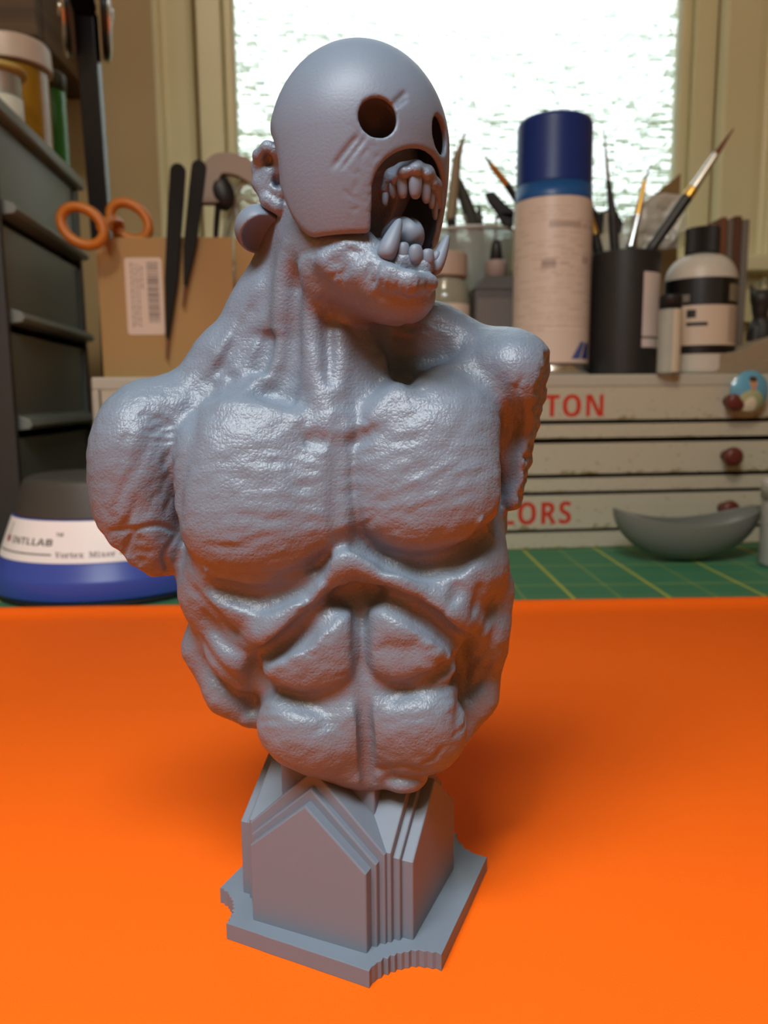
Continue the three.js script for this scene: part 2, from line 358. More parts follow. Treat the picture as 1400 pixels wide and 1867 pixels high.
// --- ear
L('add', [[512, 300, 178, 13], [505, 277, 176, 13], [488, 270, 176, 12], [472, 284, 178, 11], [470, 305, 180, 9]], 0.8);
L('add', [[470, 300, 181, 12], [474, 335, 180, 13], [490, 366, 178, 14], [508, 378, 177, 14]], 1);
L('add', [[512, 302, 178, 10], [494, 318, 178, 9], [484, 340, 178, 9]], 0.8);
L('add', [[514, 352, 177, 14], [500, 345, 177, 9]], 0.8);
E('add', 496, 335, 182, 26, 48, 5, 1.5, [0, 0, 8]);
E('sub', 488, 290, 176.5, 8, 10, 2.5, 0.6); E('sub', 505, 330, 176, 9, 12, 2.4, 0.6);

E('add', 488, 290, 179.5, 13, 15, 1.6, 1);
// --- strokes: what a sculptor's loop tool would cut or lay on
const groove = (pts, w, a) => S.line(pts, w, -a), ridge = (pts, w, a) => S.line(pts, w, a);
groove([[618, 770], [613, 870], [612, 960], [622, 1000]], 1.8, 0.9);
groove([[352, 735], [346, 800], [326, 880], [322, 960]], 2.2, 1.1);
groove([[890, 665], [928, 740], [935, 830], [915, 910]], 2.2, 1.2);
groove([[385, 1066], [470, 1092], [555, 1072], [605, 1010]], 3.0, 1.5);
groove([[640, 985], [700, 1015], [760, 1036], [830, 1018], [905, 950]], 2.8, 1.5);
ridge([[560, 772], [525, 757], [450, 738], [372, 742]], 3.0, 1.3);
ridge([[664, 768], [694, 735], [770, 690], [870, 655]], 3.0, 1.3);
groove([[545, 728], [500, 722], [450, 712]], 3.6, 1.6);
groove([[710, 700], [770, 660], [830, 632]], 3.6, 1.5);
groove([[550, 806], [574, 800], [598, 808]], 1.7, 1.3);
groove([[628, 810], [658, 800], [690, 776]], 1.5, 1.2);
ridge([[520, 455], [513, 540], [508, 620], [490, 680], [440, 728]], 2.6, 2.2);
ridge([[558, 500], [565, 600], [578, 690], [592, 752]], 2.8, 2.2);
ridge([[622, 590], [620, 660], [608, 740]], 2.6, 1.5);
groove([[541, 480], [538, 580], [532, 660], [520, 705]], 2.6, 2.0);
groove([[497, 600], [490, 650], [470, 690]], 3.0, 2.2);
groove([[596, 560], [598, 640], [600, 720]], 2.0, 1.3);
ridge([[480, 500], [440, 590], [385, 670]], 2.2, 0.9); ridge([[496, 560], [455, 640], [420, 690]], 1.6, 0.9);
groove([[468, 540], [425, 625], [390, 690]], 1.6, 0.9); groove([[478, 590], [440, 660], [415, 700]], 1.4, 0.9);
ridge([[690, 640], [712, 690], [738, 735]], 2.2, 1.2); groove([[705, 640], [735, 690], [760, 710]], 2.2, 1.5); ridge([[660, 790], [690, 755], [712, 700]], 2.2, 1.0);
ridge([[545, 470], [570, 520], [590, 540]], 2.4, 1.1); ridge([[575, 465], [600, 490], [625, 500]], 2.2, 1.1); groove([[600, 500], [640, 470], [650, 450]], 2.2, 1.2); ridge([[640, 455], [655, 500], [690, 545]], 2.2, 0.9);
// wrinkles of the lower lip
for (let i = 0; i < 9; i++) groove([[676 + i * 13, 478 + i * 4.4], [672 + i * 13.4, 500 + i * 3.4], [668 + i * 13.6, 520 + i * 2.6]], 0.55, 0.45);
// rib arch and belly
ridge([[640, 1014], [598, 1044], [548, 1096], [490, 1144], [455, 1176]], 2.6, 2.0);
ridge([[640, 1014], [690, 1044], [760, 1078], [830, 1118], [885, 1154]], 2.6, 2.0);
groove([[648, 1070], [605, 1104], [545, 1150], [480, 1192]], 2.6, 2.9);
groove([[648, 1070], [705, 1088], [780, 1126], [838, 1174]], 2.6, 2.9);
groove([[652, 1080], [655, 1180], [660, 1260], [668, 1350], [670, 1432]], 1.9, 1.5);
groove([[661, 1255], [667, 1340], [671, 1440]], 1.2, 1.6);
groove([[660, 1240], [664, 1300], [668, 1360], [671, 1435]], 0.7, 1.7);
groove([[653, 1090], [655, 1150], [658, 1250]], 0.7, 0.8);
groove([[392, 1064], [470, 1084], [550, 1068], [596, 1020]], 1.5, 1.5);
groove([[650, 994], [705, 1018], [762, 1030], [828, 1012], [898, 948]], 1.5, 1.4);
groove([[485, 1245], [540, 1276], [600, 1284], [658, 1262]], 2.6, 1.6);
groove([[662, 1256], [720, 1262], [790, 1235], [830, 1205]], 2.6, 1.5);
groove([[470, 1200], [458, 1260], [462, 1310]], 2.2, 1.6);
groove([[838, 1170], [845, 1250], [836, 1330]], 2.0, 1.5);
groove([[690, 1180], [730, 1190], [770, 1178]], 2.4, 0.7);
groove([[676, 1408], [716, 1398], [776, 1404]], 0.8, 1.2); groove([[676, 1408], [680, 1422], [686, 1434]], 0.8, 0.9);
// ribs on the flanks
for (const [a, b, c2] of [[[365, 1110], [400, 1160], [450, 1200]], [[355, 1150], [395, 1215], [450, 1252]], [[368, 1200], [405, 1250], [452, 1285]], [[345, 1070], [380, 1110], [440, 1165]]]) groove([a, b, c2], 1.5, 1.1);
for (const [a, b, c2] of [[[905, 1090], [890, 1130], [868, 1160]], [[905, 1140], [888, 1185], [860, 1215]], [[900, 1185], [880, 1235], [855, 1265]], [[880, 1060], [868, 1100], [842, 1135]], [[840, 1060], [826, 1090], [806, 1115]]]) groove([a, b, c2], 1.4, 0.9);
// ripples across the rib arch
{ const r = rng(11);
  for (let i = 0; i < 9; i++) { const t = i / 9, x = 690 + t * 150, y = 1030 + t * 70; groove([[x + 16, y - 18], [x + 4, y + 12], [x - 8, y + 38]], 0.9 + r() * 0.6, 0.32 * (0.5 + r())); }
  for (let i = 0; i < 7; i++) { const t = i / 7, x = 590 - t * 130, y = 1050 + t * 100; groove([[x - 18, y - 28], [x + 2, y + 6], [x + 12, y + 26]], 0.9 + r() * 0.6, 0.32 * (0.5 + r())); }
  // folds that fan out from the breastbone
  for (const [x0, y0, x1, y1, x2, y2, w, a] of [[600, 842, 520, 815, 430, 812, 1.0, .55], [604, 870, 540, 850, 440, 842, .9, .45], [604, 898, 520, 880, 400, 868, 1.1, .55], [600, 925, 520, 912, 370, 905, .9, .4], [600, 950, 530, 950, 400, 945, .8, .4], [598, 972, 550, 985, 460, 1000, .9, .5], [592, 990, 556, 1008, 490, 1030, .8, .45], [560, 836, 470, 820, 395, 845, .8, .4],
    [625, 842, 690, 812, 740, 770, 1.0, .5], [628, 872, 690, 850, 760, 825, .8, .5], [626, 900, 700, 872, 800, 850, 1.0, .6], [626, 918, 710, 905, 800, 890, .9, .5], [628, 940, 700, 935, 790, 940, .8, .4], [634, 958, 680, 965, 740, 968, 1.1, .6], [645, 975, 690, 985, 740, 990, .9, .5], [720, 780, 800, 730, 860, 700, 1.2, .5], [862, 690, 850, 760, 800, 830, 1.0, .4]])
    groove([[x0, y0], [x1, y1 + 6 * (r() - 0.5)], [x2, y2 + 14 * (r() - 0.5)]], w * 1.4, a * 0.36);
  for (let i = 0; i < 18; i++) { const x = 380 + r() * 220, y = 810 + r() * 230, s = 14 + r() * 34, t = (r() - 0.6) * 0.4; groove([[x - s, y - s * t], [x, y + r() * 4], [x + s, y + s * t]], 0.6 + r() * 0.5, 0.10 + r() * 0.13); }
  for (let i = 0; i < 34; i++) { const x = 650 + r() * 230, y = 780 + r() * 210, s = 12 + r() * 30, t = -0.35 + (r() - 0.5) * 0.7; groove([[x - s, y - s * t], [x, y + r() * 4], [x + s, y + s * t]], 0.6 + r() * 0.5, 0.10 + r() * 0.13); }
  for (let i = 0; i < 16; i++) { const x = 215 + r() * 100, y = 800 + r() * 150, s = 12 + r() * 26; groove([[x + s * 0.5, y - s], [x, y], [x - s * 0.4, y + s]], 0.6 + r() * 0.5, 0.2 + r() * 0.25); }
  for (let i = 0; i < 18; i++) { const x = 262 + r() * 70, y = 755 + r() * 60, s = 6 + r() * 8; groove([[x - s, y + (r() - 0.5) * 8], [x, y], [x + s, y + (r() - 0.5) * 8]], 0.45, 0.4); }
  for (let i = 0; i < 26; i++) { const x = 490 + r() * 340, y = 1140 + r() * 260, s = 8 + r() * 16; groove([[x - s, y + (r() - 0.3) * 10], [x, y], [x + s, y + (r() - 0.5) * 10]], 0.6, 0.25); }
  for (let i = 0; i < 14; i++) { const x = 720 + r() * 110, y = 590 + r() * 50, s = 10 + r() * 16; groove([[x - s, y - s * .3], [x, y], [x + s, y + s * .35]], 0.7, 0.3); }
  for (let i = 0; i < 12; i++) { const x = 545 + r() * 90, y = 440 + r() * 80, s = 6 + r() * 10; groove([[x - s, y + (r() - .5) * 14], [x, y], [x + s, y + (r() - .5) * 14]], 0.6, 0.35); }
}
// cracks by the breaks
for (const c of [[[248, 965], [232, 990], [226, 1015]], [[248, 965], [290, 958], [325, 972]], [[325, 972], [300, 1010], [305, 1040]], [[205, 968], [230, 966], [248, 965]], [[952, 690], [940, 720], [950, 760], [938, 800]], [[940, 800], [952, 830], [944, 870]], [[930, 705], [950, 712]], [[925, 745], [945, 752]], [[850, 1300], [848, 1325], [825, 1345]], [[805, 1365], [790, 1385], [770, 1392]]]) groove(c, 0.5, 1.3);
ridge([[375, 1040], [378, 1041], [381, 1043]], 0.9, 1.0); ridge([[872, 948], [875, 949], [878, 951]], 0.9, 0.9);
S.flush();
// skin: fine lumps all over, and slow ones
S.custom('skin', (x, y, z) => Math.min(1, Math.max(0.4, 1 - (y - 134) * 0.03)) * (0.17 * noise.noise(x * 0.33, y * 0.42, z * 0.33) + 0.07 * noise.noise(x * 0.95 + 7, y * 1.2, z * 0.95)), at(620, 900, 180), 400, 0);
const bodyGeo = finish(S.mesh([-74, 40, -213], [58, 206, -136], 0.46), BASE, true);
part(bust, 'body', bodyGeo, skinMat);

// ---- helmet: a shell in the head's own frame (yaw 38 degrees, face tipped up)
const M = new Sculpt();
{
  const c = at(655, 282, 177), s = pxs(c), rx = 164 * s, ry = 184 * s, rz = 20.5;
  const yaw = 40 * Math.PI / 180, up = 14 * Math.PI / 180;
  const F = new THREE.Vector3(Math.sin(yaw) * Math.cos(up), Math.sin(up), Math.cos(yaw) * Math.cos(up)), Rt = new THREE.Vector3(Math.cos(yaw), 0, -Math.sin(yaw)), U = new THREE.Vector3().crossVectors(F, Rt).multiplyScalar(1);
  const local = (p) => [p.clone().sub(c).dot(Rt), p.clone().sub(c).dot(U), p.clone().sub(c).dot(F)];
  // rounded above, running down almost straight at the cheeks
  const egg = (q) => (x, y, z) => { const Y = y - c.y, b = Y > 0 ? ry - q : ry * 1.75 - q, a = (x - c.x) / (rx - q), e = Y / b, g = (z - c.z) / (rz - q), k0 = Math.sqrt(a * a + e * e + g * g), k1 = Math.hypot(a / (rx - q), e / b, g / (rz - q)); return k1 < 1e-9 ? -15 : k0 * (k0 - 1) / k1; };
  M.custom('add', egg(0), c, 60, 1);
  const eyes = [[690, 212], [806, 246]].map(p => M.hit(...p));
  M.custom('sub', egg(1.3), c, 60, 0.5);
  // what hangs below the rim, and the notch for the ear
  const low = at(610, 431, 162);
  M.custom('sub', (x, y, z) => { const X = x - c.x, Y = y - low.y, Z = z - c.z; return Y - 0.02 * X - 0.17 * Math.max(0, -8.5 - X) ** 2; }, low, 60, 1.2);
  const e = at(478, 352, 180), es = pxs(e);
  M.ell('sub', e, 42 * es, 92 * es, 20, 3);
  const e2 = at(470, 420, 178); M.ell('sub', e2, 66 * es, 60 * es, 18, 3);
  // the mouth: an arch cut straight in along the face
  const my = at(750, 352, 161).y;
  M.custom('sub', (x, y, z) => { const X = x - c.x, Y = y - c.y, Z = z - c.z, a = (Math.atan2(X, Z) - yaw) * 17.5, b = y - my, f = X * F.x + Y * F.y + Z * F.z;
    if (f < 2) return 5; const q = b > 0 ? Math.hypot(a / 9.8, b / 8.4) : Math.abs(a) / (9.8 - b * 0.02); return (q - 1) * 8; }, c, 60, 0.9);
  for (const h of eyes) {
    const r = 3.75, n = h.clone().sub(c); n.set(n.x / rx / rx, n.y / ry / ry, n.z / rz / rz).normalize();
    M.custom('sub', (x, y, z) => { const X = x - h.x, Y = y - h.y, Z = z - h.z, t = X * n.x + Y * n.y + Z * n.z; return Math.max(Math.sqrt(Math.max(0, X * X + Y * Y + Z * Z - t * t)) - r, Math.abs(t) - 6); }, h, 8, 0.5);
  }
  const sc = (pts, w, a) => M.line(pts, w, a);
  sc([[655, 245], [630, 275], [607, 305]], 0.55, -0.6); sc([[668, 248], [645, 278], [622, 308]], 0.4, -0.4); sc([[718, 190], [730, 178], [740, 168]], 0.5, -0.7); sc([[722, 196], [735, 186], [742, 180]], 0.35, -0.4);
  const r = rng(5);
  for (let i = 0; i < 40; i++) { const x = 630 + r() * 60, y = 230 + r() * 170, q = 4 + r() * 9, an = r() * 3; sc([[x - q * Math.cos(an), y - q * Math.sin(an)], [x, y], [x + q * Math.cos(an), y + q * Math.sin(an)]], 0.35, -0.05 - r() * 0.06); }
  M.flush();
}
part(bust, 'helmet', finish(M.mesh([-26, 155, -204], [24, 208, -150], 0.36), BASE, true), helmetMat);
// ---- the brim behind the ear
{
  const B = new Sculpt(), c = at(472, 418, 183), s = pxs(c);
  B.ell('add', c, 44 * s, 42 * s, 7, 1, [0, 0, 28]);
  const c2 = at(482, 440, 178); B.ell('sub', c2, 46 * s, 40 * s, 8, 0.6, [0, 0, 28]);
  part(bust, 'brim', finish(B.mesh([-32, 150, -194], [-10, 178, -172], 0.36), BASE), resinMat);
}
// ---- teeth
function tooth(px, py, d, w, h, lean, tip, name = 'tooth', dz = 0.55) {
  const c = at(px, py, d), s = pxs(c), g = new THREE.SphereGeometry(1, 14, 12), p = g.attributes.position;
  for (let i = 0; i < p.count; i++) {
    const y = p.getY(i), q = 1 - (1 - tip) * (0.5 + 0.5 * y);           // narrower towards +y (the tip)
    const k = Math.pow(Math.max(0, 1 - y * y), -0.22);
    p.setXYZ(i, p.getX(i) * q * Math.min(k, 1.6), y, p.getZ(i) * q * Math.min(k, 1.6));
  }
  g.scale(w * s, h * s, w * s * dz + 0.5); g.rotateZ(lean); g.rotateY(0.6); g.computeVertexNormals();
  g.translate(c.x - BASE.x, c.y - BASE.y, c.z - BASE.z).scale(0.001, 0.001, 0.001);
  return part(bust, name, g, resinMat);
}
for (const [px, py, d, w, h, l] of [[717, 340, 164, 8, 21, 3.1], [734, 339, 162.6, 12, 22, 3.14], [757, 337, 162.2, 15, 25, 3.14], [776, 345, 164.2, 11, 25, 3.2], [786, 356, 167, 8, 24, 3.2], [792, 374, 169.5, 7, 26, 3.2], [703, 358, 166, 7, 18, 3.05]]) tooth(px, py, d, w, h, l, 0.82);
for (const [px, py, d, w, h, l] of [[736, 459, 160.6, 13, 17, 0], [758, 464, 160, 15, 18, 0], [780, 470, 160.8, 13, 16, 0], [795, 468, 163, 8, 11, -0.4]]) tooth(px, py, d, w, h, l, 0.95);
tooth(714, 437, 160.5, 22, 43, -0.46, 0.40, 'tusk', 1.0);
tooth(803, 464, 164, 16, 40, -0.46, 0.42, 'tusk', 1.0);
{ const c = at(733, 434, 168), s = pxs(c), g = new THREE.SphereGeometry(1, 28, 20), p = g.attributes.position;
  for (let i = 0; i < p.count; i++) { const x = p.getX(i); p.setY(i, p.getY(i) * (1 - 0.25 * Math.exp(-x * x * 40))); }
  g.scale(32 * s, 38 * s, 6).rotateY(0.6); g.computeVertexNormals(); g.translate(c.x - BASE.x, c.y - BASE.y, c.z - BASE.z).scale(0.001, 0.001, 0.001);
  part(bust, 'tongue', g, resinMat); }
// ---- plinth: a cross of four gabled arms, each of nested steps, round a square column, on a chipped slab
const PT = -24.5 * Math.PI / 180;
const plinth = new THREE.Group(); plinth.name = 'plinth'; plinth.rotation.y = PT; plinth.position.set(-0.0010, 0, 0.0006); bust.add(plinth);
function prism(outline, depth, bevel = 0.0004) {
  const sh = new THREE.Shape(outline.map(p => new THREE.Vector2(p[0], p[1])));
  const g = new THREE.ExtrudeGeometry(sh, { depth: depth - 2 * bevel, bevelEnabled: true, bevelThickness: bevel, bevelSize: bevel, bevelOffset: -bevel, bevelSegments: 2, curveSegments: 6 });
  return g.translate(0, 0, bevel);
}
{
  const mm = 0.001, floor = 3.4 * mm, layers = [[15.0, 20, 33, 23.0], [16.3, 21.0, 35.8, 20.3], [17.7, 22.8, 39.6, 18.7]];
  for (let k = 0; k < 4; k++) {
    const geos = layers.map(([w, wall, peak, e], i) => { w *= mm; wall *= mm; peak *= mm; e *= mm;
      const g = prism([[-w, 0], [w, 0], [w, wall], [0, peak], [-w, wall]], e - 0.002); return g.translate(0, floor, 0.002); });
    const g = mergeGeometries(geos); g.rotateY(k * Math.PI / 2);
    part(plinth, 'gabled_arm', g, resinMat);
  }
  // the slab: a square whose corners are broken off, the breaks fluted
  const r = rng(21), pts = [], off = [0.66, -0.96];
  const run = [[[-20.8, 27.4], [17, 28.6], 3.2], [[29.8, 17.8], [29.0, -22.4], 2.4], [[18, -30], [-20, -30], 3], [[-30, -19], [-30.1, 16.7], 2.2]];
  run.forEach(([a, b, deep], k) => {
    const c = run[(k + 1) % 4][0], dx = c[0] - b[0], dz = c[1] - b[1], l = Math.hypot(dx, dz), nx = -dz / l, nz = dx / l, inward = (b[0] + c[0]) * nx + (b[1] + c[1]) * nz > 0 ? -1 : 1;
    for (let q = 0; q < 9; q++) { const t = q / 9, w = (q && r() < 0.7 ? 0.18 * (r() - 0.5) : 0); pts.push([a[0] + (b[0] - a[0]) * t + w * nx, a[1] + (b[1] - a[1]) * t + w]); }
    pts.push(b);
    for (let q = 1; q < 20; q++) { const t = q / 20, d = inward * (deep * Math.pow(Math.sin(Math.PI * t), 0.7) + (q % 2 ? 0.45 : -0.1) + 0.5 * (r() - 0.5)); pts.push([b[0] + dx * t + nx * d, b[1] + dz * t + nz * d]); }
  });
  pts.forEach(p => { p[0] += off[0]; p[1] += off[1]; });
  const sh = pts.map(p => [p[0] * mm, p[1] * mm]);
  const g = prism(sh.reverse().map(p => [p[0], -p[1]]), 4.2 * mm, 0.00012); g.rotateX(-Math.PI / 2);
  part(plinth, 'slab', g, resinMat);
  part(plinth, 'column', box(0.0250, 0.058, 0.0250, 0.0006, 0, 0.033, 0), resinMat);
}
// ---------------------------------------------------------------- the desk, the orange mat, the green mat
const slab = structure('desk', box(2.6, 0.036, 1.7, 0.004), std(rgb(0.20, 0.12, 0.06), 0.5), [0, -0.0195, -0.10]);
const orangeGrain = dataTex(512, 512, (u, v) => { const h = tnC(u * 2, v * 2) * 0.5 + tnD(u * 2, v * 2) * 0.5; return [h * 255, h * 255, h * 255]; }, false);
orangeGrain.repeat.set(20, 20);
{
  const t = thing('silicone_mat', 'bright orange silicone work mat lying under the bust, its back edge rolled up', 'mat', [0, 0.0005, 0]);
  const orange = phy(rgb(0.95, 0.137, 0.003), 0.75, { bumpMap: orangeGrain, bumpScale: 0.00006, specularIntensity: 0.35 });
  const prof = new THREE.Shape(); // section: z along, y up
  prof.moveTo(0.30, 0.0006); prof.lineTo(-0.4570, 0.0006); prof.quadraticCurveTo(-0.4612, 0.0006, -0.4612, 0.0042); prof.quadraticCurveTo(-0.4612, 0.0072, -0.4580, 0.0072); prof.quadraticCurveTo(-0.4550, 0.0072, -0.4535, 0.0052); prof.quadraticCurveTo(-0.4500, 0.0025, -0.4440, 0.0025); prof.lineTo(0.30, 0.0025); prof.closePath();
  const g = new THREE.ExtrudeGeometry(prof, { depth: 0.92, bevelEnabled: false, curveSegments: 8 });
  g.rotateY(-Math.PI / 2); g.translate(0.46, 0, 0);
  part(t, 'sheet', g, orange);
}
{ // green cutting mat with its printed grid, uv in metres
  const cell = 0.0313, mat = canvasTex(1024, 1024, (c, w, h) => {
    c.fillStyle = '#3d7859'; c.fillRect(0, 0, w, h);
    const r = rng(4); for (let i = 0; i < 2600; i++) { c.fillStyle = r() < 0.5 ? 'rgba(255,255,255,0.03)' : 'rgba(0,0,0,0.04)'; c.fillRect(r() * w, r() * h, 1 + r() * 5, 1 + r() * 3); }
    const n = 4, s = w / n;
    for (let i = 0; i < n; i++) { c.fillStyle = i % 2 ? 'rgba(190,180,70,0.45)' : 'rgba(200,190,70,0.75)'; const q = i % 2 ? 12 : 20; c.fillRect(i * s + 20, 0, q, h); c.fillStyle = i % 2 ? 'rgba(170,180,90,0.40)' : 'rgba(190,190,80,0.55)'; c.fillRect(0, i * s + 20, w, q * 0.8); }
  });
  mat.wrapS = mat.wrapT = THREE.RepeatWrapping; mat.repeat.set(1 / (4 * cell), 1 / (4 * cell)); mat.offset.set(0.127, 0.0);
  const b = new THREE.BoxGeometry(1.24, 0.002, 0.50), p = b.attributes.position, uv = b.attributes.uv;
  for (let i = 0; i < p.count; i++) uv.setXY(i, p.getX(i), -p.getZ(i));
  const t = thing('cutting_mat', 'green cutting mat with a yellow grid, on the desk behind the orange mat', 'cutting mat', [0.02, -0.0003, -0.715]);
  part(t, 'sheet', b, phy(rgb(1, 1, 1), 0.6, { map: mat, specularIntensity: 0.5 }));
}
// ---------------------------------------------------------------- the room
const wallMat = std(rgb(0.50, 0.395, 0.23), 0.85), creamMat = std(rgb(0.74, 0.73, 0.50), 0.42);
const ZW = -1.02;
structure('floor', box(3.2, 0.1, 3.4, 0.002), std(rgb(0.25, 0.2, 0.15), 0.6), [0, -0.80, 0.55]);
structure('ceiling', box(3.2, 0.1, 3.4, 0.002), std(rgb(0.7, 0.68, 0.62), 0.9), [0, 1.65, 0.55]);
structure('wall_left', box(0.1, 2.6, 3.4, 0.002), wallMat, [-1.5, 0.42, 0.55]);
structure('wall_right', box(0.1, 2.6, 3.4, 0.002), wallMat, [1.5, 0.42, 0.55]);
structure('wall_front', box(3.2, 2.6, 0.1, 0.002), wallMat, [0, 0.42, 2.2]);
{
  const X = (px, d, py = 200) => am(px, py, d).x, d = -ZW;
  const y0 = am(800, 475, d).y, y1 = 1.20;
  const x0 = X(357, d), x1 = X(1311, d), w = new THREE.Shape([[-1.55, -0.85], [1.55, -0.85], [1.55, 1.7], [-1.55, 1.7]].map(p => new THREE.Vector2(...p)));
  w.holes.push(new THREE.Path([[x0, y0], [x0, y1], [x1, y1], [x1, y0]].map(p => new THREE.Vector2(...p))));
  structure('wall_back', new THREE.ExtrudeGeometry(w, { depth: 0.12, bevelEnabled: false }), wallMat, [0, 0, ZW - 0.12]);
  // casing: a moulded board on either side, over and under the opening
  const xo0 = X(284, d - 0.02), xo1 = X(1420, d - 0.02), xi0 = X(350, d - 0.02), xi1 = X(1318, d - 0.02);
  const side = (xa, xb, flip) => { const q = (a) => flip ? xb - a : xa + a, wd = xb - xa, s = new THREE.Shape([[0, 0], [0, 0.020], [0.004, 0.022], [0.008, 0.020], [0.009, 0.014], [0.014, 0.012], [0.025, 0.016], [wd - 0.004, 0.019], [wd, 0.015], [wd, 0]].map(p => new THREE.Vector2(q(p[0]), -p[1])));
    const g = new THREE.ExtrudeGeometry(s, { depth: y1 - y0 + 0.16, bevelEnabled: false }); g.rotateX(-Math.PI / 2); return g.translate(0, y0 - 0.08, ZW); };
  structure('trim_1', side(xo0, xi0, false), creamMat);
  structure('trim_2', side(xi1, xo1, true), creamMat);
  structure('trim_3', box(xo1 - xo0 + 0.04, 0.02, 0.045, 0.004, (xo0 + xo1) / 2, y0 - 0.012, ZW + 0.0225), creamMat);
  // window: frame, bead, textured pane
  const t = new THREE.Group(); t.name = 'window_1'; t.userData = { kind: 'structure' }; scene.add(t);
  const zf = ZW - 0.012, xp0 = X(430, d + 0.02), xp1 = X(1237, d + 0.02), xf0 = X(407, d + 0.01), xf1 = X(1264, d + 0.01), yp0 = y0 + 0.03;
  const bar = (xa, xb, ya, yb, z0, z1, r = 0.002) => box(xb - xa, yb - ya, z1 - z0, r, (xa + xb) / 2, (ya + yb) / 2, (z0 + z1) / 2);
  for (const [n, xa, xb, ya, yb] of [['stile', x0 + 0.001, xf0, y0, y1], ['stile', xf1, x1 - 0.001, y0, y1], ['rail', xf0, xf1, y0, y0 + 0.018], ['rail', xf0, xf1, y1 - 0.03, y1]]) part(t, n, bar(xa, xb, ya, yb, zf - 0.04, zf), creamMat);
  for (const [xa, xb, ya, yb] of [[xf0, xp0, y0 + 0.018, y1 - 0.03], [xp1, xf1, y0 + 0.018, y1 - 0.03], [xp0, xp1, y0 + 0.018, yp0], [xp0, xp1, y1 - 0.04, y1 - 0.03]]) part(t, 'glazing_bead', bar(xa, xb, ya, yb, zf - 0.035, zf - 0.010, 0.005), creamMat);
  // the glass: little pressed blocks in broken rows
  const nb = 20, r = rng(77), rows = [];
  for (let j = 0; j < 44; j++) { const cuts = [0]; while (cuts[cuts.length - 1] < 1) cuts.push(cuts[cuts.length - 1] + (0.55 + r() * 1.1) / nb); cuts[cuts.length - 1] = 1; rows.push(cuts.map((c, i) => [c, r(), r()])); }
  const glassBump = dataTex(1024, 1024, (u, v) => {
    const j = Math.min(43, Math.floor(v * 44)), f = v * 44 - j, row = rows[j]; let i = 0; while (i + 2 < row.length && row[i + 1][0] <= u) i++;
    const a = row[i][0], b = row[i + 1][0], e = (u - a) / (b - a), dome = 1 - Math.pow(Math.abs(2 * e - 1), 3), dome2 = 1 - Math.pow(Math.abs(2 * f - 1), 2.2);
    const h = 0.5 + 0.12 * dome * dome2 + 0.8 * (row[i][1] - 0.5) * (f - 0.5) + 0.6 * (row[i][2] - 0.5) * (e - 0.5); return [h * 255, h * 255, h * 255];
  }, false, 1 / 0.205, 1 / 0.205);
  const pane = new THREE.BoxGeometry(xp1 - xp0 + 0.008, y1 - yp0 - 0.03, 0.004), pp = pane.attributes.position, uv = pane.attributes.uv;
  for (let i = 0; i < pp.count; i++) uv.setXY(i, pp.getX(i), pp.getY(i));
  pane.translate((xp0 + xp1) / 2, (yp0 + y1 - 0.036) / 2, zf - 0.024);
  part(t, 'pane', pane, phy(rgb(0.97, 1.0, 0.98), 0.12, { transmission: 1, thickness: 0.004, ior: 1.5, bumpMap: glassBump, bumpScale: 0.0032, attenuationColor: rgb(0.80, 0.95, 0.88), attenuationDistance: 0.03 }));
  // out of doors: ground and a hedge, only seen broken up by the glass
  structure('ground', box(14, 0.1, 9, 0.01), std(rgb(0.25, 0.30, 0.12), 0.9), [0, -0.92, -6.2]);
  const leaf = std(rgb(0.13, 0.19, 0.05), 0.8), hr = rng(31), bushes = [];
  for (let i = 0; i < 46; i++) {
    const s = 0.26 + hr() * 0.22, q = new THREE.IcosahedronGeometry(s, 4), p = q.attributes.position, ox = hr() * 9;
    for (let k = 0; k < p.count; k++) { const a = 1 + 0.30 * fbm(p.getX(k) * 6 + ox, p.getY(k) * 6, p.getZ(k) * 6); p.setXYZ(k, p.getX(k) * a, p.getY(k) * a, p.getZ(k) * a); }
    q.computeVertexNormals(); bushes.push(q.translate(-1.9 + (i % 23) * 0.17 + (hr() - .5) * 0.2, (i < 23 ? -0.6 : 0.15) + hr() * 0.75, -3.4 - hr() * 0.7));
  }
  const hd = single('hedge', mergeGeometries(bushes), leaf, 'green hedge standing outside, blurred by the textured window pane', 'hedge'); hd.userData.kind = 'stuff';
}
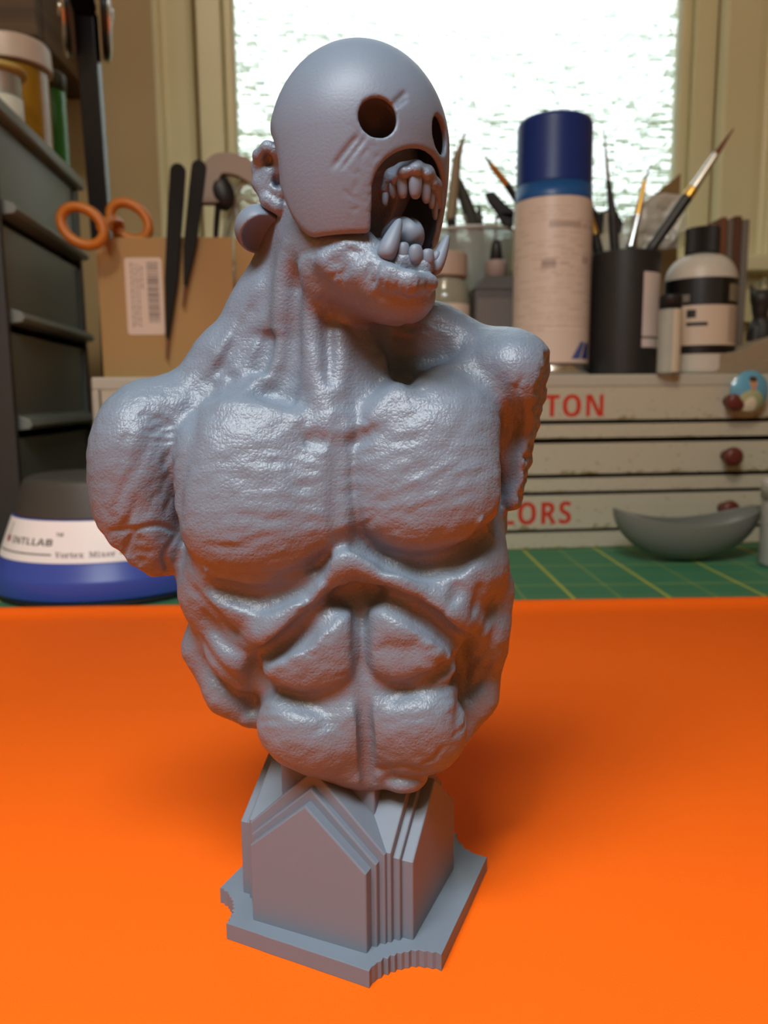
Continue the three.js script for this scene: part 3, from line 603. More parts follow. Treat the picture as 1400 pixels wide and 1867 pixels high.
// ---------------------------------------------------------------- metal drawer cabinet
const TOP = 0.1490;
const CAB = { x: -0.217 + 0.315 * Math.cos(0.0785), z: -0.623 - 0.315 * Math.sin(0.0785), turn: 0.0785, w: 0.63 };
{
  const t = thing('drawer_cabinet', 'low worn grey metal drawer cabinet with red lettering and brown knobs', 'cabinet', [CAB.x, 0.0012, CAB.z], CAB.turn);
  const w = CAB.w, D = 0.235;
  function speckle(c, W0, H0, seed, amount, edge) {
    const r = rng(seed);
    for (let i = 0; i < amount * 3; i++) { c.fillStyle = `rgba(${r() < 0.5 ? '90,80,55' : '200,195,180'},${0.04 + r() * 0.10})`; c.beginPath(); c.ellipse(r() * W0, r() * H0, 2 + r() * 10, 1 + r() * 5, r() * 3, 0, 7); c.fill(); }
    for (let i = 0; i < amount; i++) { const y = edge ? H0 - Math.pow(r(), 3) * H0 : r() * H0; c.fillStyle = `rgba(${70 + r() * 40},${55 + r() * 25},25,${0.25 + r() * 0.4})`; c.beginPath(); c.ellipse(r() * W0, y, 1 + r() * 5, 1 + r() * 3, 0, 0, 7); c.fill(); }
    if (edge) for (let i = 0; i < 16; i++) { const x = r() * W0; for (let k = 0; k < 14; k++) { c.fillStyle = `rgba(95,78,25,${0.2 + r() * 0.35})`; c.beginPath(); c.ellipse(x + (r() - 0.5) * 50, H0 - Math.pow(r(), 2) * 14, 2 + r() * 6, 1 + r() * 4, 0, 0, 7); c.fill(); } }
  }
  const paint = (seed, text, x) => { const tx = canvasTex(2048, 128, (c, W0, H0) => {
    c.fillStyle = '#bab5a3'; c.fillRect(0, 0, W0, H0);
    if (text) { c.fillStyle = '#c2311c'; c.font = 'bold 118px sans-serif'; let px = x; for (const ch of [...text].reverse()) { const wd = c.measureText(ch).width * 0.70; px -= wd; c.save(); c.translate(px, text === 'NEWTON' ? 115 : 108); c.scale(0.70, 1); c.fillText(ch, 0, 0); c.restore(); px -= 3; } }
    speckle(c, W0, H0, seed, 110, true);
  }); return std(rgb(1, 1, 1), 0.5, { map: tx, metalness: 0.0 }); };
  const plain = paint(9, '', 0), bare = std(rgb(0.46, 0.44, 0.37), 0.45);
  part(t, 'carcass', mergeGeometries([box(w - 0.004, 0.135, 0.004, 0.001, 0, 0.0735, -D + 0.004), box(w - 0.006, 0.002, D - 0.03, 0.0005, 0, 0.003, -D / 2)]), bare);
  part(t, 'top', box(w, 0.0105, D, 0.002, 0, 0.1425, -D / 2), bare);
  for (const s of [-1, 1]) part(t, 'side', box(0.006, 0.1375, D, 0.0015, s * (w / 2 - 0.003), 0.06895, -D / 2), bare);
  const railTex = (m) => m;
  for (const [a, b] of [[0.0948, 0.1063], [0.0493, 0.0605], [0.0004, 0.0138]]) { const g = new THREE.BoxGeometry(w - 0.0124, b - a, 0.012); part(t, 'rail', g.translate(0, (a + b) / 2, -0.0065), [bare, bare, bare, bare, plain, bare]); }
  const knobGeo = lathe([[0, 0], [0.005, 0], [0.0045, 0.005], [0.0048, 0.007], [0.0075, 0.009], [0.0082, 0.0125], [0.0075, 0.0155], [0.005, 0.0168], [0, 0.0172]], 32).rotateX(Math.PI / 2), knobMat = std(rgb(0.115, 0.022, 0.016), 0.38);
  const texts = [['NEWTON', 0.109, 0.1385, 12, 1327], ['', 0.0633, 0.0911, 13, 0], ['COLORS', 0.0162, 0.0469, 14, 1149]];
  texts.forEach(([s, a, b, seed, x], i) => {
    const g = new THREE.BoxGeometry(w - 0.0150, b - a - 0.002, 0.016), q = am(s === 'NEWTON' ? 1107 : 1049, 760, 0.652), m = paint(seed, s, (((q.x - CAB.x) * Math.cos(CAB.turn) - (q.z - CAB.z) * Math.sin(CAB.turn)) / (w - 0.015) + 0.5) * 2048);
    const dr = part(t, 'drawer', g.translate(0, (a + b) / 2, -0.0075), [bare, bare, bare, bare, m, bare], s ? 'metal drawer front with red capital letters' : 'plain metal drawer front');
    // knobs in the drawer's own frame
    const p = am([1325, 1321, 1315][i], [742, 839, 938][i], 0.665), lx = (p.x - CAB.x) * Math.cos(CAB.turn) - (p.z - CAB.z) * Math.sin(CAB.turn);
    const k = part(dr, 'knob', knobGeo, knobMat); k.position.set(lx, (a + b) / 2 + 0.0005, 0.0005);
  });
}
const onTop = (px, py, d, lift = 0) => { const p = am(px, py, d); return [p.x, TOP + 0.0003 + lift, p.z]; };
const yAt = (px, py, d) => am(px, py, d).y;
// ---------------------------------------------------------------- pin badge on the top drawer
{
  const p = am(1366, 713, 0.651), t = thing('pin_badge', 'round blue pin badge showing a portrait, stuck on the cabinet beside its top knob', 'badge', [p.x, p.y, p.z], CAB.turn);
  const face = canvasTex(256, 256, (c) => { c.fillStyle = '#5b9fc0'; c.fillRect(0, 0, 256, 256); c.fillStyle = '#a9b68c'; c.beginPath(); c.ellipse(128, 215, 88, 95, 0, 0, 7); c.fill(); c.fillStyle = '#e8e2cc'; c.beginPath(); c.ellipse(126, 225, 42, 62, 0, 0, 7); c.fill(); c.fillStyle = '#c08a68'; c.fillRect(120, 90, 26, 36); c.beginPath(); c.ellipse(134, 78, 24, 32, 0, 0, 7); c.fill(); c.fillStyle = '#3f2f22'; c.beginPath(); c.ellipse(134, 56, 26, 18, 0, 0, 7); c.fill(); });
  const dome = new THREE.SphereGeometry(0.030, 40, 12, 0, Math.PI * 2, 0, 0.60), dp = dome.attributes.position, uv = dome.attributes.uv;
  for (let i = 0; i < dp.count; i++) uv.setXY(i, 0.5 + dp.getX(i) / 0.035, 0.5 - dp.getZ(i) / 0.035);
  dome.translate(0, -0.030 * Math.cos(0.60), 0).rotateX(Math.PI / 2);
  part(t, 'face', dome, phy(rgb(1, 1, 1), 0.25, { map: face, clearcoat: 1, clearcoatRoughness: 0.1 }));
  part(t, 'rim', lathe([[0, -0.003], [0.0150, -0.003], [0.0168, -0.0015], [0.01695, 0]], 40).rotateX(Math.PI / 2), std(rgb(0.5, 0.5, 0.5), 0.3, { metalness: 1 }));
}
// ---------------------------------------------------------------- spray can
{
  const [x, , z] = onTop(1002, 680, 0.70), t = thing('spray_can', 'tall beige spray can with a dark blue cap, standing on the cabinet', 'spray can', [x, TOP + 0.0003, z]);
  const y = (py) => yAt(1002, py, 0.668) - TOP, r = 0.0335;
  const lab = canvasTex(1024, 1024, (c, w, h) => { c.fillStyle = '#d6c9be'; c.fillRect(0, 0, w, h); const q = rng(8);
    for (let row = 0; row < 30; row++) { const yy = 60 + row * 26; for (let x0 = 90; x0 < 940;) { const l = 20 + q() * 60; if (q() < 0.72) { c.fillStyle = `rgba(120,95,85,${0.12 + q() * 0.25})`; c.fillRect(x0, yy + (q() < 0.1 ? 8 : 0), l, row === 4 || row === 13 ? 20 : 7); } x0 += l + 10 + (q() < 0.12 ? 120 : 0); } }
    c.fillStyle = 'rgba(110,88,80,0.35)'; c.fillRect(470, 150, 140, 40); c.fillRect(440, 380, 60, 60); c.fillRect(620, 360, 46, 46); c.fillStyle = 'rgba(235,215,195,0.6)'; c.fillRect(460, 770, 180, 10); c.fillRect(460, 810, 180, 10);
    c.fillStyle = '#4a5a9a'; c.beginPath(); c.moveTo(575, 1000); c.lineTo(625, 890); c.lineTo(650, 890); c.lineTo(620, 1000); c.fill(); c.fillStyle = '#2d3f86'; c.beginPath(); c.moveTo(630, 1000); c.lineTo(655, 900); c.lineTo(690, 890); c.lineTo(690, 1000); c.fill();
  });
  const b0 = 0.010, b1 = y(357);
  part(t, 'base_rim', lathe([[0, 0.002], [0.029, 0.001], [0.0325, 0], [0.0345, 0.002], [0.0345, 0.005], [0.0325, 0.007], [0.0325, 0.0105], [0, 0.0105]]), std(rgb(0.75, 0.73, 0.7), 0.25, { metalness: 1 }));
  const body = new THREE.CylinderGeometry(r, r, b1 - b0, 64, 1, false); body.rotateY(Math.PI * 0.98).translate(0, (b0 + b1) / 2, 0);
  part(t, 'body', body, phy(rgb(1, 1, 1), 0.35, { map: lab, metalness: 0.0 }));
  const c1 = y(326), c2 = y(196);
  part(t, 'collar', lathe([[0, b1], [0.0325, b1], [0.0328, b1 + 0.001], [0.0326, c1], [0, c1]]), std(rgb(0.012, 0.095, 0.32), 0.35));
  part(t, 'cap', lathe([[0, c1], [0.0326, c1], [0.0322, c1 + 0.001], [0.0318, c2 - 0.006], [0.0306, c2 - 0.002], [0.027, c2], [0.012, c2 + 0.001], [0, c2 + 0.001]]), std(rgb(0.005, 0.030, 0.21), 0.38));
}
// ---------------------------------------------------------------- brush cup and its brushes
const blackMat = std(rgb(0.012, 0.012, 0.014), 0.45), steel = std(rgb(0.72, 0.72, 0.72), 0.22, { metalness: 1 }), brass = std(rgb(0.72, 0.42, 0.10), 0.3, { metalness: 1 });
{
  const [x, , z] = onTop(1134, 680, 0.695), t = thing('brush_cup', 'matt black cylindrical brush cup with a white sticker, beside the spray can', 'cup', [x, TOP + 0.0003, z]);
  const h = yAt(1134, 454, 0.668) - TOP, r = 0.0290;
  part(t, 'body', lathe([[0, 0], [r - 0.001, 0], [r, 0.001], [r, h - 0.0008], [r - 0.0008, h], [r - 0.0022, h - 0.0006], [r - 0.0026, 0.004], [0, 0.004]], 64), std(rgb(0.014, 0.015, 0.016), 0.5));
  const st = canvasTex(128, 256, (c, w, hh) => { c.fillStyle = '#d0c8c4'; c.fillRect(0, 0, w, hh); c.fillStyle = '#6a6262'; c.fillRect(0, 218, w, 8); });
  const s0 = yAt(1134, 634, 0.668) - TOP, s1 = yAt(1134, 496, 0.668) - TOP, g = new THREE.CylinderGeometry(r + 0.0003, r + 0.0003, s1 - s0, 24, 1, true, 0.22, 1.15); g.translate(0, (s0 + s1) / 2, 0);
  part(t, 'sticker', g, std(rgb(1, 1, 1), 0.6, { map: st, side: THREE.DoubleSide }));
}
function brush(name, label, cat, pts, radii, mats, names, group) { // consecutive tapered pieces along one line of points [px, py, d]
  const P = pts.map(p => am(...p)), t = thing(name, label, cat, P[0].toArray(), 0, group);
  for (let i = 0; i + 1 < P.length; i++) part(t, names[i], taper([P[i].clone().sub(P[0]), P[i].clone().lerp(P[i + 1], 0.5).sub(P[0]), P[i + 1].clone().sub(P[0])], [radii[i][0], (radii[i][0] + radii[i][1]) / 2, radii[i][1]], 10, 12), mats[i]);
}
const sable = std(rgb(0.16, 0.05, 0.015), 0.7), clearGrey = phy(rgb(0.85, 0.88, 0.86), 0.2, { transmission: 0.6, thickness: 0 });
brush('paintbrush', 'thin black brush standing upright in the cup, its dark tip highest of the three', 'paintbrush', [[1130, 600, 0.69], [1117, 395, 0.69], [1109, 330, 0.69], [1101, 234, 0.69]], [[0.003, 0.0042], [0.0038, 0.0018], [0.0016, 0.0004]], [blackMat, blackMat, sable], ['handle', 'ferrule', 'bristles']);
brush('paintbrush', 'short brush with a golden ferrule in the middle of the cup', 'paintbrush', [[1133, 600, 0.70], [1148, 450, 0.70], [1162, 392, 0.70], [1175, 330, 0.70], [1187, 298, 0.70]], [[0.0028, 0.0035], [0.0034, 0.0032], [0.0032, 0.0018], [0.0012, 0.0003]], [blackMat, steel, brass, sable], ['handle', 'ferrule', 'ferrule', 'bristles']);
brush('paintbrush', 'long brush with silver ferrule and brown bristles, leaning far right out of the cup', 'paintbrush', [[1098, 582, 0.69], [1188, 452, 0.69], [1252, 360, 0.69], [1262, 346, 0.69], [1304, 283, 0.69], [1337, 235, 0.69]], [[0.0028, 0.0042], [0.0045, 0.0048], [0.0048, 0.0046], [0.0043, 0.0030], [0.0026, 0.0005]], [blackMat, blackMat, brass, steel, sable], ['handle', 'handle', 'ferrule', 'ferrule', 'bristles']);
brush('paintbrush', 'clear-handled brush standing low in the cup between the other brushes', 'paintbrush', [[1122, 600, 0.70], [1134, 452, 0.70], [1142, 402, 0.70]], [[0.003, 0.0045], [0.0045, 0.0025]], [clearGrey, clearGrey], ['handle', 'handle']);
brush('paintbrush', 'black brush with an orange tip, leaning out of the cup toward the spray can', 'paintbrush', [[1112, 600, 0.705], [1090, 455, 0.705], [1084, 428, 0.705], [1074, 385, 0.705]], [[0.003, 0.0045], [0.0045, 0.004], [0.004, 0.002]], [blackMat, blackMat, brass], ['handle', 'handle', 'bristles']);
// ---------------------------------------------------------------- white squeeze bottle
{
  const [x, , z] = onTop(1269, 680, 0.70), t = thing('squeeze_bottle', 'white plastic bottle with a black cap and black and cream labels, on the cabinet', 'bottle', [x, TOP + 0.0003, z]);
  const y = (py) => yAt(1269, py, 0.67) - TOP, r = 0.0308, ys = y(512), yn = y(456);
  const prof = [[0, 0], [r - 0.003, 0], [r - 0.0008, 0.001], [r, 0.004], [r, ys]];
  for (let i = 1; i <= 10; i++) { const a = i / 10 * Math.PI / 2; prof.push([0.012 + (r - 0.012) * Math.cos(a), ys + (yn - ys) * Math.sin(a)]); }
  prof.push([0.0115, yn + 0.003], [0, yn + 0.003]);
  part(t, 'body', lathe(prof, 56), phy(rgb(0.55, 0.53, 0.47), 0.35, { specularIntensity: 0.8 }));
  const ribs = new THREE.Shape(); for (let i = 0; i < 96; i++) { const a = i / 96 * Math.PI * 2, q = 0.0137 - (i % 2) * 0.0006; ribs[i ? 'lineTo' : 'moveTo'](q * Math.cos(a), q * Math.sin(a)); }
  part(t, 'cap', new THREE.ExtrudeGeometry(ribs, { depth: y(405) - yn - 0.002, bevelEnabled: true, bevelSize: 0.0006, bevelThickness: 0.0006, bevelSegments: 2 }).rotateX(-Math.PI / 2).translate(0, yn + 0.002, 0), std(rgb(0.010, 0.010, 0.010), 0.55));
  const lab = canvasTex(512, 512, (c, w, h) => { c.fillStyle = '#cfc0ae'; c.fillRect(0, 0, w, h); c.fillStyle = '#0b0b0c'; c.fillRect(0, 0, w, 185); c.fillRect(0, 455, w, h); c.fillStyle = '#26282a'; c.fillRect(190, 0, 100, 185);
    c.fillStyle = '#a39a86'; c.fillRect(330, 45, 150, 110); c.fillStyle = '#22201e'; for (let i = 0; i < 8; i++) c.fillRect(335, 52 + i * 13, 140, 5);
    c.fillStyle = '#55504a'; for (let i = 0; i < 20; i++) c.fillRect(330, 200 + i * 12, 150 - (i * 37 % 40), 4);
    c.fillStyle = '#77736c'; c.fillRect(40, 110, 110, 50); c.fillStyle = '#2a2622'; c.fillRect(140, 215, 40, 55); c.fillRect(140, 300, 90, 26); });
  const a0 = y(645), a1 = y(505), g = new THREE.CylinderGeometry(r + 0.0003, r + 0.0003, a1 - a0, 48, 1, true, -1.6, 3.2); g.translate(0, (a0 + a1) / 2, 0);
  part(t, 'label', g, phy(rgb(1, 1, 1), 0.4, { map: lab, side: THREE.DoubleSide }));
}
{ // small clear vial in front of the white bottle
  const [x, , z] = onTop(1217, 680, 0.655), t = thing('vial', 'small clear vial with black cap and cream paper strip, before the white bottle', 'vial', [x, TOP + 0.0003, z]);
  const h = yAt(1217, 562, 0.65) - TOP, r = 0.0092;
  part(t, 'glass', lathe([[0, 0], [r - 0.001, 0], [r, 0.001], [r, h - 0.002], [r - 0.002, h], [0, h]], 32), phy(rgb(0.75, 0.78, 0.72), 0.1, { transmission: 0.55, thickness: 0 }));
  part(t, 'cap', lathe([[0, h], [r, h], [r, h + 0.0095], [r - 0.001, h + 0.0105], [0, h + 0.0105]], 32), blackMat);
  const strip = new THREE.CylinderGeometry(r + 0.0003, r + 0.0003, h - 0.002, 16, 1, true, -0.05, 1.5).translate(0, h / 2, 0);
  part(t, 'label', strip, std(rgb(0.62, 0.55, 0.42), 0.7, { side: THREE.DoubleSide }));
}
// ---------------------------------------------------------------- grey dropper bottle, small jar, clear cup with tools
{
  const [x, , z] = onTop(902, 680, 0.745), t = thing('dropper_bottle', 'square grey bottle with a black nozzle, behind the spray can', 'bottle', [x, TOP + 0.0003, z], 0.06);
  const y = (py) => yAt(902, py, 0.73) - TOP, w = 0.0245, h = y(530), s = y(503);
  const g = new THREE.CylinderGeometry(0.012 * 1.414, w * 1.414, s - h, 4, 1).rotateY(Math.PI / 4).translate(0, (h + s) / 2, 0); const g0 = g.toNonIndexed(); g0.computeVertexNormals();
  const bx = new RoundedBoxGeometry(2 * w, h, 2 * w, 2, 0.003).translate(0, h / 2, 0);
  part(t, 'body', mergeGeometries([bx, g0]), phy(rgb(0.10, 0.10, 0.105), 0.4));
  part(t, 'collar', lathe([[0, s - 0.001], [0.0102, s - 0.001], [0.0102, y(474)], [0.009, y(471)], [0, y(471)]], 32), std(rgb(0.34, 0.28, 0.26), 0.5));
  part(t, 'nozzle', lathe([[0, y(472)], [0.0062, y(472)], [0.0048, y(445)], [0.0036, y(433)], [0, y(433)]], 24), blackMat);
  const lab = new THREE.BoxGeometry(2 * w - 0.004, y(585) > 0 ? h * 0.55 : 0.03, 0.0006).translate(0, h * 0.62, w + 0.0002);
  part(t, 'label', lab, std(rgb(0.14, 0.14, 0.14), 0.6));
}
{
  const [x, , z] = onTop(812, 680, 0.735), t = thing('glass_jar', 'small glass jar with a pinkish beige lid, just behind the monster\'s chin', 'jar', [x, TOP + 0.0003, z]);
  const y = (py) => yAt(812, py, 0.72) - TOP;
  part(t, 'body', lathe([[0, 0], [0.020, 0], [0.0225, 0.002], [0.0225, y(550)], [0.021, y(525)], [0.017, y(508)], [0.017, y(500)], [0, y(500)]], 40), phy(rgb(0.50, 0.52, 0.42), 0.12, { transmission: 0.5, thickness: 0 }));
  part(t, 'lid', lathe([[0, y(504)], [0.0195, y(504)], [0.0200, y(500)], [0.0200, y(464)], [0.0185, y(456)], [0, y(454)]], 40), std(rgb(0.42, 0.33, 0.27), 0.45));
  part(t, 'label', new THREE.CylinderGeometry(0.0228, 0.0228, y(555) - y(640), 32, 1, true, -1.2, 2.4).translate(0, (y(555) + y(640)) / 2, 0), std(rgb(0.62, 0.55, 0.47), 0.6, { side: THREE.DoubleSide }));
}
{
  const [x, , z] = onTop(858, 680, 0.82), t = thing('tool_tub', 'clear plastic tub holding knives and brushes, by the window behind the jar', 'tub', [x, TOP + 0.0003, z]);
  const h = yAt(858, 425, 0.80) - TOP;
  part(t, 'body', lathe([[0, 0.002], [0.036, 0.002], [0.042, h * 0.8], [0.044, h - 0.002], [0.0455, h], [0.0455, h + 0.002], [0.043, h + 0.002], [0.0405, h * 0.8], [0.034, 0.004], [0, 0.004]], 48), phy(rgb(0.66, 0.70, 0.68), 0.25, { transmission: 0.65, thickness: 0 }));
  part(t, 'rim', new THREE.TorusGeometry(0.0452, 0.0018, 10, 48).rotateX(Math.PI / 2).translate(0, h + 0.001, 0), std(rgb(0.5, 0.52, 0.5), 0.3));
}
const beigeBr = std(rgb(0.30, 0.25, 0.17), 0.6), darkGrey = std(rgb(0.045, 0.047, 0.045), 0.5);
brush('palette_knife', 'pointed grey palette knife sticking up beside the helmet\'s mouth', 'palette knife', [[835, 560, 0.82], [822, 395, 0.82], [833, 290, 0.82], [848, 240, 0.82]], [[0.004, 0.005], [0.006, 0.0045], [0.0045, 0.0006]], [blackMat, beigeBr, beigeBr], ['handle', 'handle', 'blade']);
brush('hobby_knife', 'dark hobby knife leaning in the clear tub, blade up', 'knife', [[872, 560, 0.825], [862, 405, 0.825], [846, 360, 0.825], [826, 300, 0.825]], [[0.003, 0.004], [0.0075, 0.006], [0.006, 0.0008]], [darkGrey, darkGrey, darkGrey], ['handle', 'handle', 'blade']);
brush('paintbrush', 'brush with a coppery ferrule leaning out behind the spray can\'s blue cap', 'paintbrush', [[870, 560, 0.80], [955, 385, 0.80], [925, 338, 0.80], [897, 303, 0.80], [884, 285, 0.80]].slice(1), [[0.0035, 0.0035], [0.0035, 0.0028], [0.0026, 0.0006]], [blackMat, brass, sable], ['handle', 'ferrule', 'bristles']);
brush('wire_tool', 'bent thin sculpting wire rising out of the clear tub', 'sculpting tool', [[888, 500, 0.80], [878, 475, 0.80], [862, 445, 0.80], [852, 412, 0.80], [846, 395, 0.80]], [[0.0035, 0.0035], [0.0016, 0.0014], [0.0014, 0.0014], [0.0012, 0.0018]], [sable, steel, steel, steel], ['handle', 'wire', 'wire', 'loop']);
brush('marker_pen', 'dark stub of a pen standing in the clear tub, under the brush', 'pen', [[880, 560, 0.83], [876, 420, 0.83], [873, 378, 0.83]], [[0.004, 0.004], [0.004, 0.002]], [darkGrey, darkGrey], ['barrel', 'tip']);
{ // black spring clamp behind the can
  const p = am(908, 385, 0.79), t = thing('spring_clamp', 'black plastic clamp with open jaws, behind the spray can on its left', 'clamp', p.toArray(), 0, undefined);
  const s = 0.79 / 1412;
  const jaw = (q) => prism(q.map(v => [v[0] * s, -v[1] * s]).reverse(), 0.008, 0.001);
  part(t, 'jaw', jaw([[-24, -28], [-10, -30], [12, -8], [26, 2], [24, 18], [2, 10], [-18, -12]]), blackMat);
  part(t, 'jaw', jaw([[-4, 4], [26, 6], [24, 30], [8, 26]]), blackMat);
  part(t, 'stem', taper([new THREE.Vector3(-4 * s, -10 * s, 0.004), new THREE.Vector3(-6 * s, -60 * s, 0.004), new THREE.Vector3(-8 * s, -120 * s, 0.004)], [0.0015, 0.0015, 0.0015], 8, 8), steel);
}
// dark lump and white tool just right of the can
{
  const p = am(1098, 400, 0.76), t = thing('tape_holder', 'dark plastic holder half hidden between the spray can and the brush cup', 'holder', [p.x, TOP + 0.0003, p.z]);
  const h = p.y - TOP;
  part(t, 'body', prism([[-0.014, 0], [0.014, 0], [0.015, h - 0.006], [0.006, h + 0.008], [-0.008, h + 0.002], [-0.016, h + 0.012], [-0.018, h - 0.01]], 0.016, 0.0012), blackMat);
}
{
  const p = am(1112, 430, 0.74), t = thing('glue_bottle', 'small cream bottle with a rounded neck, half hidden behind the brush cup', 'bottle', [p.x, TOP + 0.0003, p.z]);
  const h = p.y - TOP + 0.02;
  part(t, 'body', lathe([[0, 0], [0.017, 0], [0.018, 0.002], [0.018, h - 0.035], [0.013, h - 0.022], [0.007, h - 0.018], [0.006, h], [0, h]], 32), std(rgb(0.50, 0.47, 0.36), 0.5));
}
// ---------------------------------------------------------------- cardboard carton, plastic and boards at the window's right
{
  const a = am(1170, 380, 0.80), b = am(1243, 380, 0.80), t = thing('carton', 'brown carton standing behind the brush cup and white bottle', 'carton', [(a.x + b.x) / 2, TOP + 0.0003, a.z - 0.02]);
  const w = b.x - a.x, h = a.y - TOP;
  part(t, 'body', box(w, h, 0.03, 0.0015, 0, h / 2, 0), std(rgb(0.20, 0.12, 0.045), 0.8));
  part(t, 'flap', prism([[-w / 2, 0], [w / 2, 0], [w / 2, 0.035], [0.004, 0.022], [-w / 2, 0.004]], 0.0016, 0.0003).translate(0, h, 0.012), std(rgb(0.24, 0.15, 0.06), 0.8));
}
{
  const rr = rng(3), g = new THREE.PlaneGeometry(0.046, 0.05, 24, 24), p = g.attributes.position;
  for (let i = 0; i < p.count; i++) { const x = p.getX(i) * 60, y = p.getY(i) * 60; p.setZ(i, 0.012 * fbm(x, y, 3.3, 4)); p.setX(i, p.getX(i) + 0.006 * fbm(x, y, 9)); p.setY(i, p.getY(i) + 0.006 * fbm(x, y, 17)); }
  g.computeVertexNormals();
  const q = am(1205, 405, 0.772);
  single('plastic_bag', g, phy(rgb(0.85, 0.88, 0.86), 0.25, { transmission: 0.5, thickness: 0, side: THREE.DoubleSide }), 'scrap of clear crumpled plastic bag behind the brushes, in front of the carton', 'plastic bag', q);
}
[[1299, 1311, 432, '#6a5038', 'dark tan board, leftmost of the five standing behind the white bottle'], [1311, 1323, 398, '#7a4a30', 'red-brown board, second from the left of those standing behind the white bottle'], [1323, 1335, 402, '#6f6860', 'grey board between two red-brown ones behind the white bottle'], [1335, 1350, 396, '#5e3a2a', 'dark red-brown board, second from the right behind the white bottle'], [1350, 1364, 402, '#77706a', 'pale grey board, rightmost of the row behind the white bottle']].forEach(([x0, x1, py, col, label]) => {
  const a = am(x0, py, 0.80), b = am(x1, py, 0.80), h = a.y - TOP, w = b.x - a.x - 0.0006;
  single('board', box(w, h, 0.07, 0.0012, 0, h / 2, 0), std(new THREE.Color(col), 0.75), label, 'board', new THREE.Vector3((a.x + b.x) / 2, TOP + 0.0003, a.z - 0.03), 'boards behind the white bottle');
});
{ // offcut block and the small dark cat on it
  const s = 0.668 / 1412, p = am(1360, 678, 0.668), g = prism([[-54, 0], [80, 0], [80, 74], [40, 62], [-10, 40], [-54, 34]].map(v => [v[0] * s, v[1] * s]), 0.034, 0.0008);
  const grain = canvasTex(256, 256, (c, w, h) => { c.fillStyle = '#8f816a'; c.fillRect(0, 0, w, h); const q = rng(6); for (let i = 0; i < 300; i++) { c.fillStyle = `rgba(${q() < .5 ? '70,58,40' : '190,175,150'},0.12)`; c.fillRect(q() * w, q() * h, 3 + q() * 30, 1 + q() * 3); } });
  grain.wrapS = grain.wrapT = THREE.RepeatWrapping; grain.repeat.set(20, 20);
  single('wood_offcut', g, std(rgb(1, 1, 1), 0.85, { map: grain }), 'pale rough wood offcut with a sloping top at the cabinet\'s right end', 'offcut', new THREE.Vector3(p.x, TOP + 0.0003, p.z - 0.036));
  const K = new Sculpt(), mmp = (px, py, d) => at(px, py, d), k = pxs(at(1388, 590, 705));
  K.ell('add', mmp(1388, 612, 705), 26 * k, 36 * k, 12, 3); K.ell('add', mmp(1386, 560, 703), 14 * k, 26 * k, 8, 4);
  K.ell('add', mmp(1389, 545, 702), 20 * k, 17 * k, 9, 3);
  K.chain('add', [mmp(1376, 538, 702), mmp(1368, 520, 702)], [4, 0.9], 2); K.chain('add', [mmp(1400, 536, 702), mmp(1409, 519, 702)], [4, 0.9], 2);
  K.chain('add', [mmp(1378, 600, 700), mmp(1374, 638, 698)], [4.5, 3.6], 2); K.chain('add', [mmp(1396, 600, 700), mmp(1398, 638, 698)], [4.5, 3.6], 2);
  K.chain('add', [mmp(1408, 630, 708), mmp(1420, 615, 708), mmp(1424, 590, 708)], [3, 2.6, 2], 2);
  const lo = at(1388, 640, 705), o = new THREE.Vector3(lo.x, TOP * 1000 + 26, -705);
  const gg = finish(K.mesh([lo.x - 24, lo.y - 6, -728], [lo.x + 30, lo.y + 70, -684], 0.9), lo);
  single('cat_figurine', gg, std(rgb(0.018, 0.018, 0.018), 0.5), 'small dark cat figurine sitting on the wood offcut', 'figurine', lo.multiplyScalar(0.001));
}
// ---------------------------------------------------------------- the boat-shaped dish and the clear pot on the green mat
{
  const c = am(1250, 1000, 0.60), g = new THREE.SphereGeometry(1, 64, 20, 0, Math.PI * 2, Math.PI / 2, Math.PI / 2), p = g.attributes.position, P = [], RX = 0.060, RZ = 0.024, H0 = 0.030;
  const shell = (k) => { const q = new THREE.SphereGeometry(1, 72, 20, 0, Math.PI * 2, Math.PI / 2, Math.PI / 2), v = q.attributes.position;
    for (let i = 0; i < v.count; i++) { const x = v.getX(i), y = v.getY(i), z = v.getZ(i); v.setXYZ(i, x * (RX - k), H0 + 0.006 * x * x * (1 + y) + y * (H0 - k) + 0.006 * x * x, z * (RZ - k)); }
    return q; };
  const a = shell(0), b = shell(0.0014); b.index.array.reverse();
  const rim = []; for (let i = 0; i < 72; i++) { const t = i / 72 * Math.PI * 2, x = Math.cos(t), z = Math.sin(t), r = RX - 0.0007, rz = RZ - 0.0007; rim.push(new THREE.Vector3(x * r, H0 + 0.012 * x * x, z * rz)); }
  const t = thing('dish', 'grey boat-shaped dish with upturned ends, in front of the cabinet\'s bottom drawer', 'dish', [c.x, 0.0012, c.z], 0.05);
  const m = phy(rgb(0.17, 0.18, 0.165), 0.28, { specularIntensity: 1 });
  a.computeVertexNormals(); b.computeVertexNormals();
  part(t, 'bowl', mergeGeometries([a, b]), m);
  part(t, 'rim', tube(rim, 0.0009, 96, 8, true), m);
}
{
  const c = am(1442, 1000, 0.575), t = thing('clear_pot', 'clear plastic pot at the right edge of the picture, on the green mat', 'pot', [c.x, 0.0012, c.z]);
  part(t, 'body', lathe([[0, 0], [0.021, 0], [0.0225, 0.002], [0.0225, 0.05], [0.0215, 0.051], [0.0215, 0.003], [0, 0.003]], 48), phy(rgb(0.75, 0.76, 0.74), 0.15, { transmission: 0.6, thickness: 0 }));
  part(t, 'lid', lathe([[0, 0.0515], [0.0235, 0.0515], [0.0235, 0.064], [0.022, 0.066], [0, 0.066]], 48), phy(rgb(0.75, 0.76, 0.74), 0.3, { transmission: 0.4, thickness: 0 }));
}
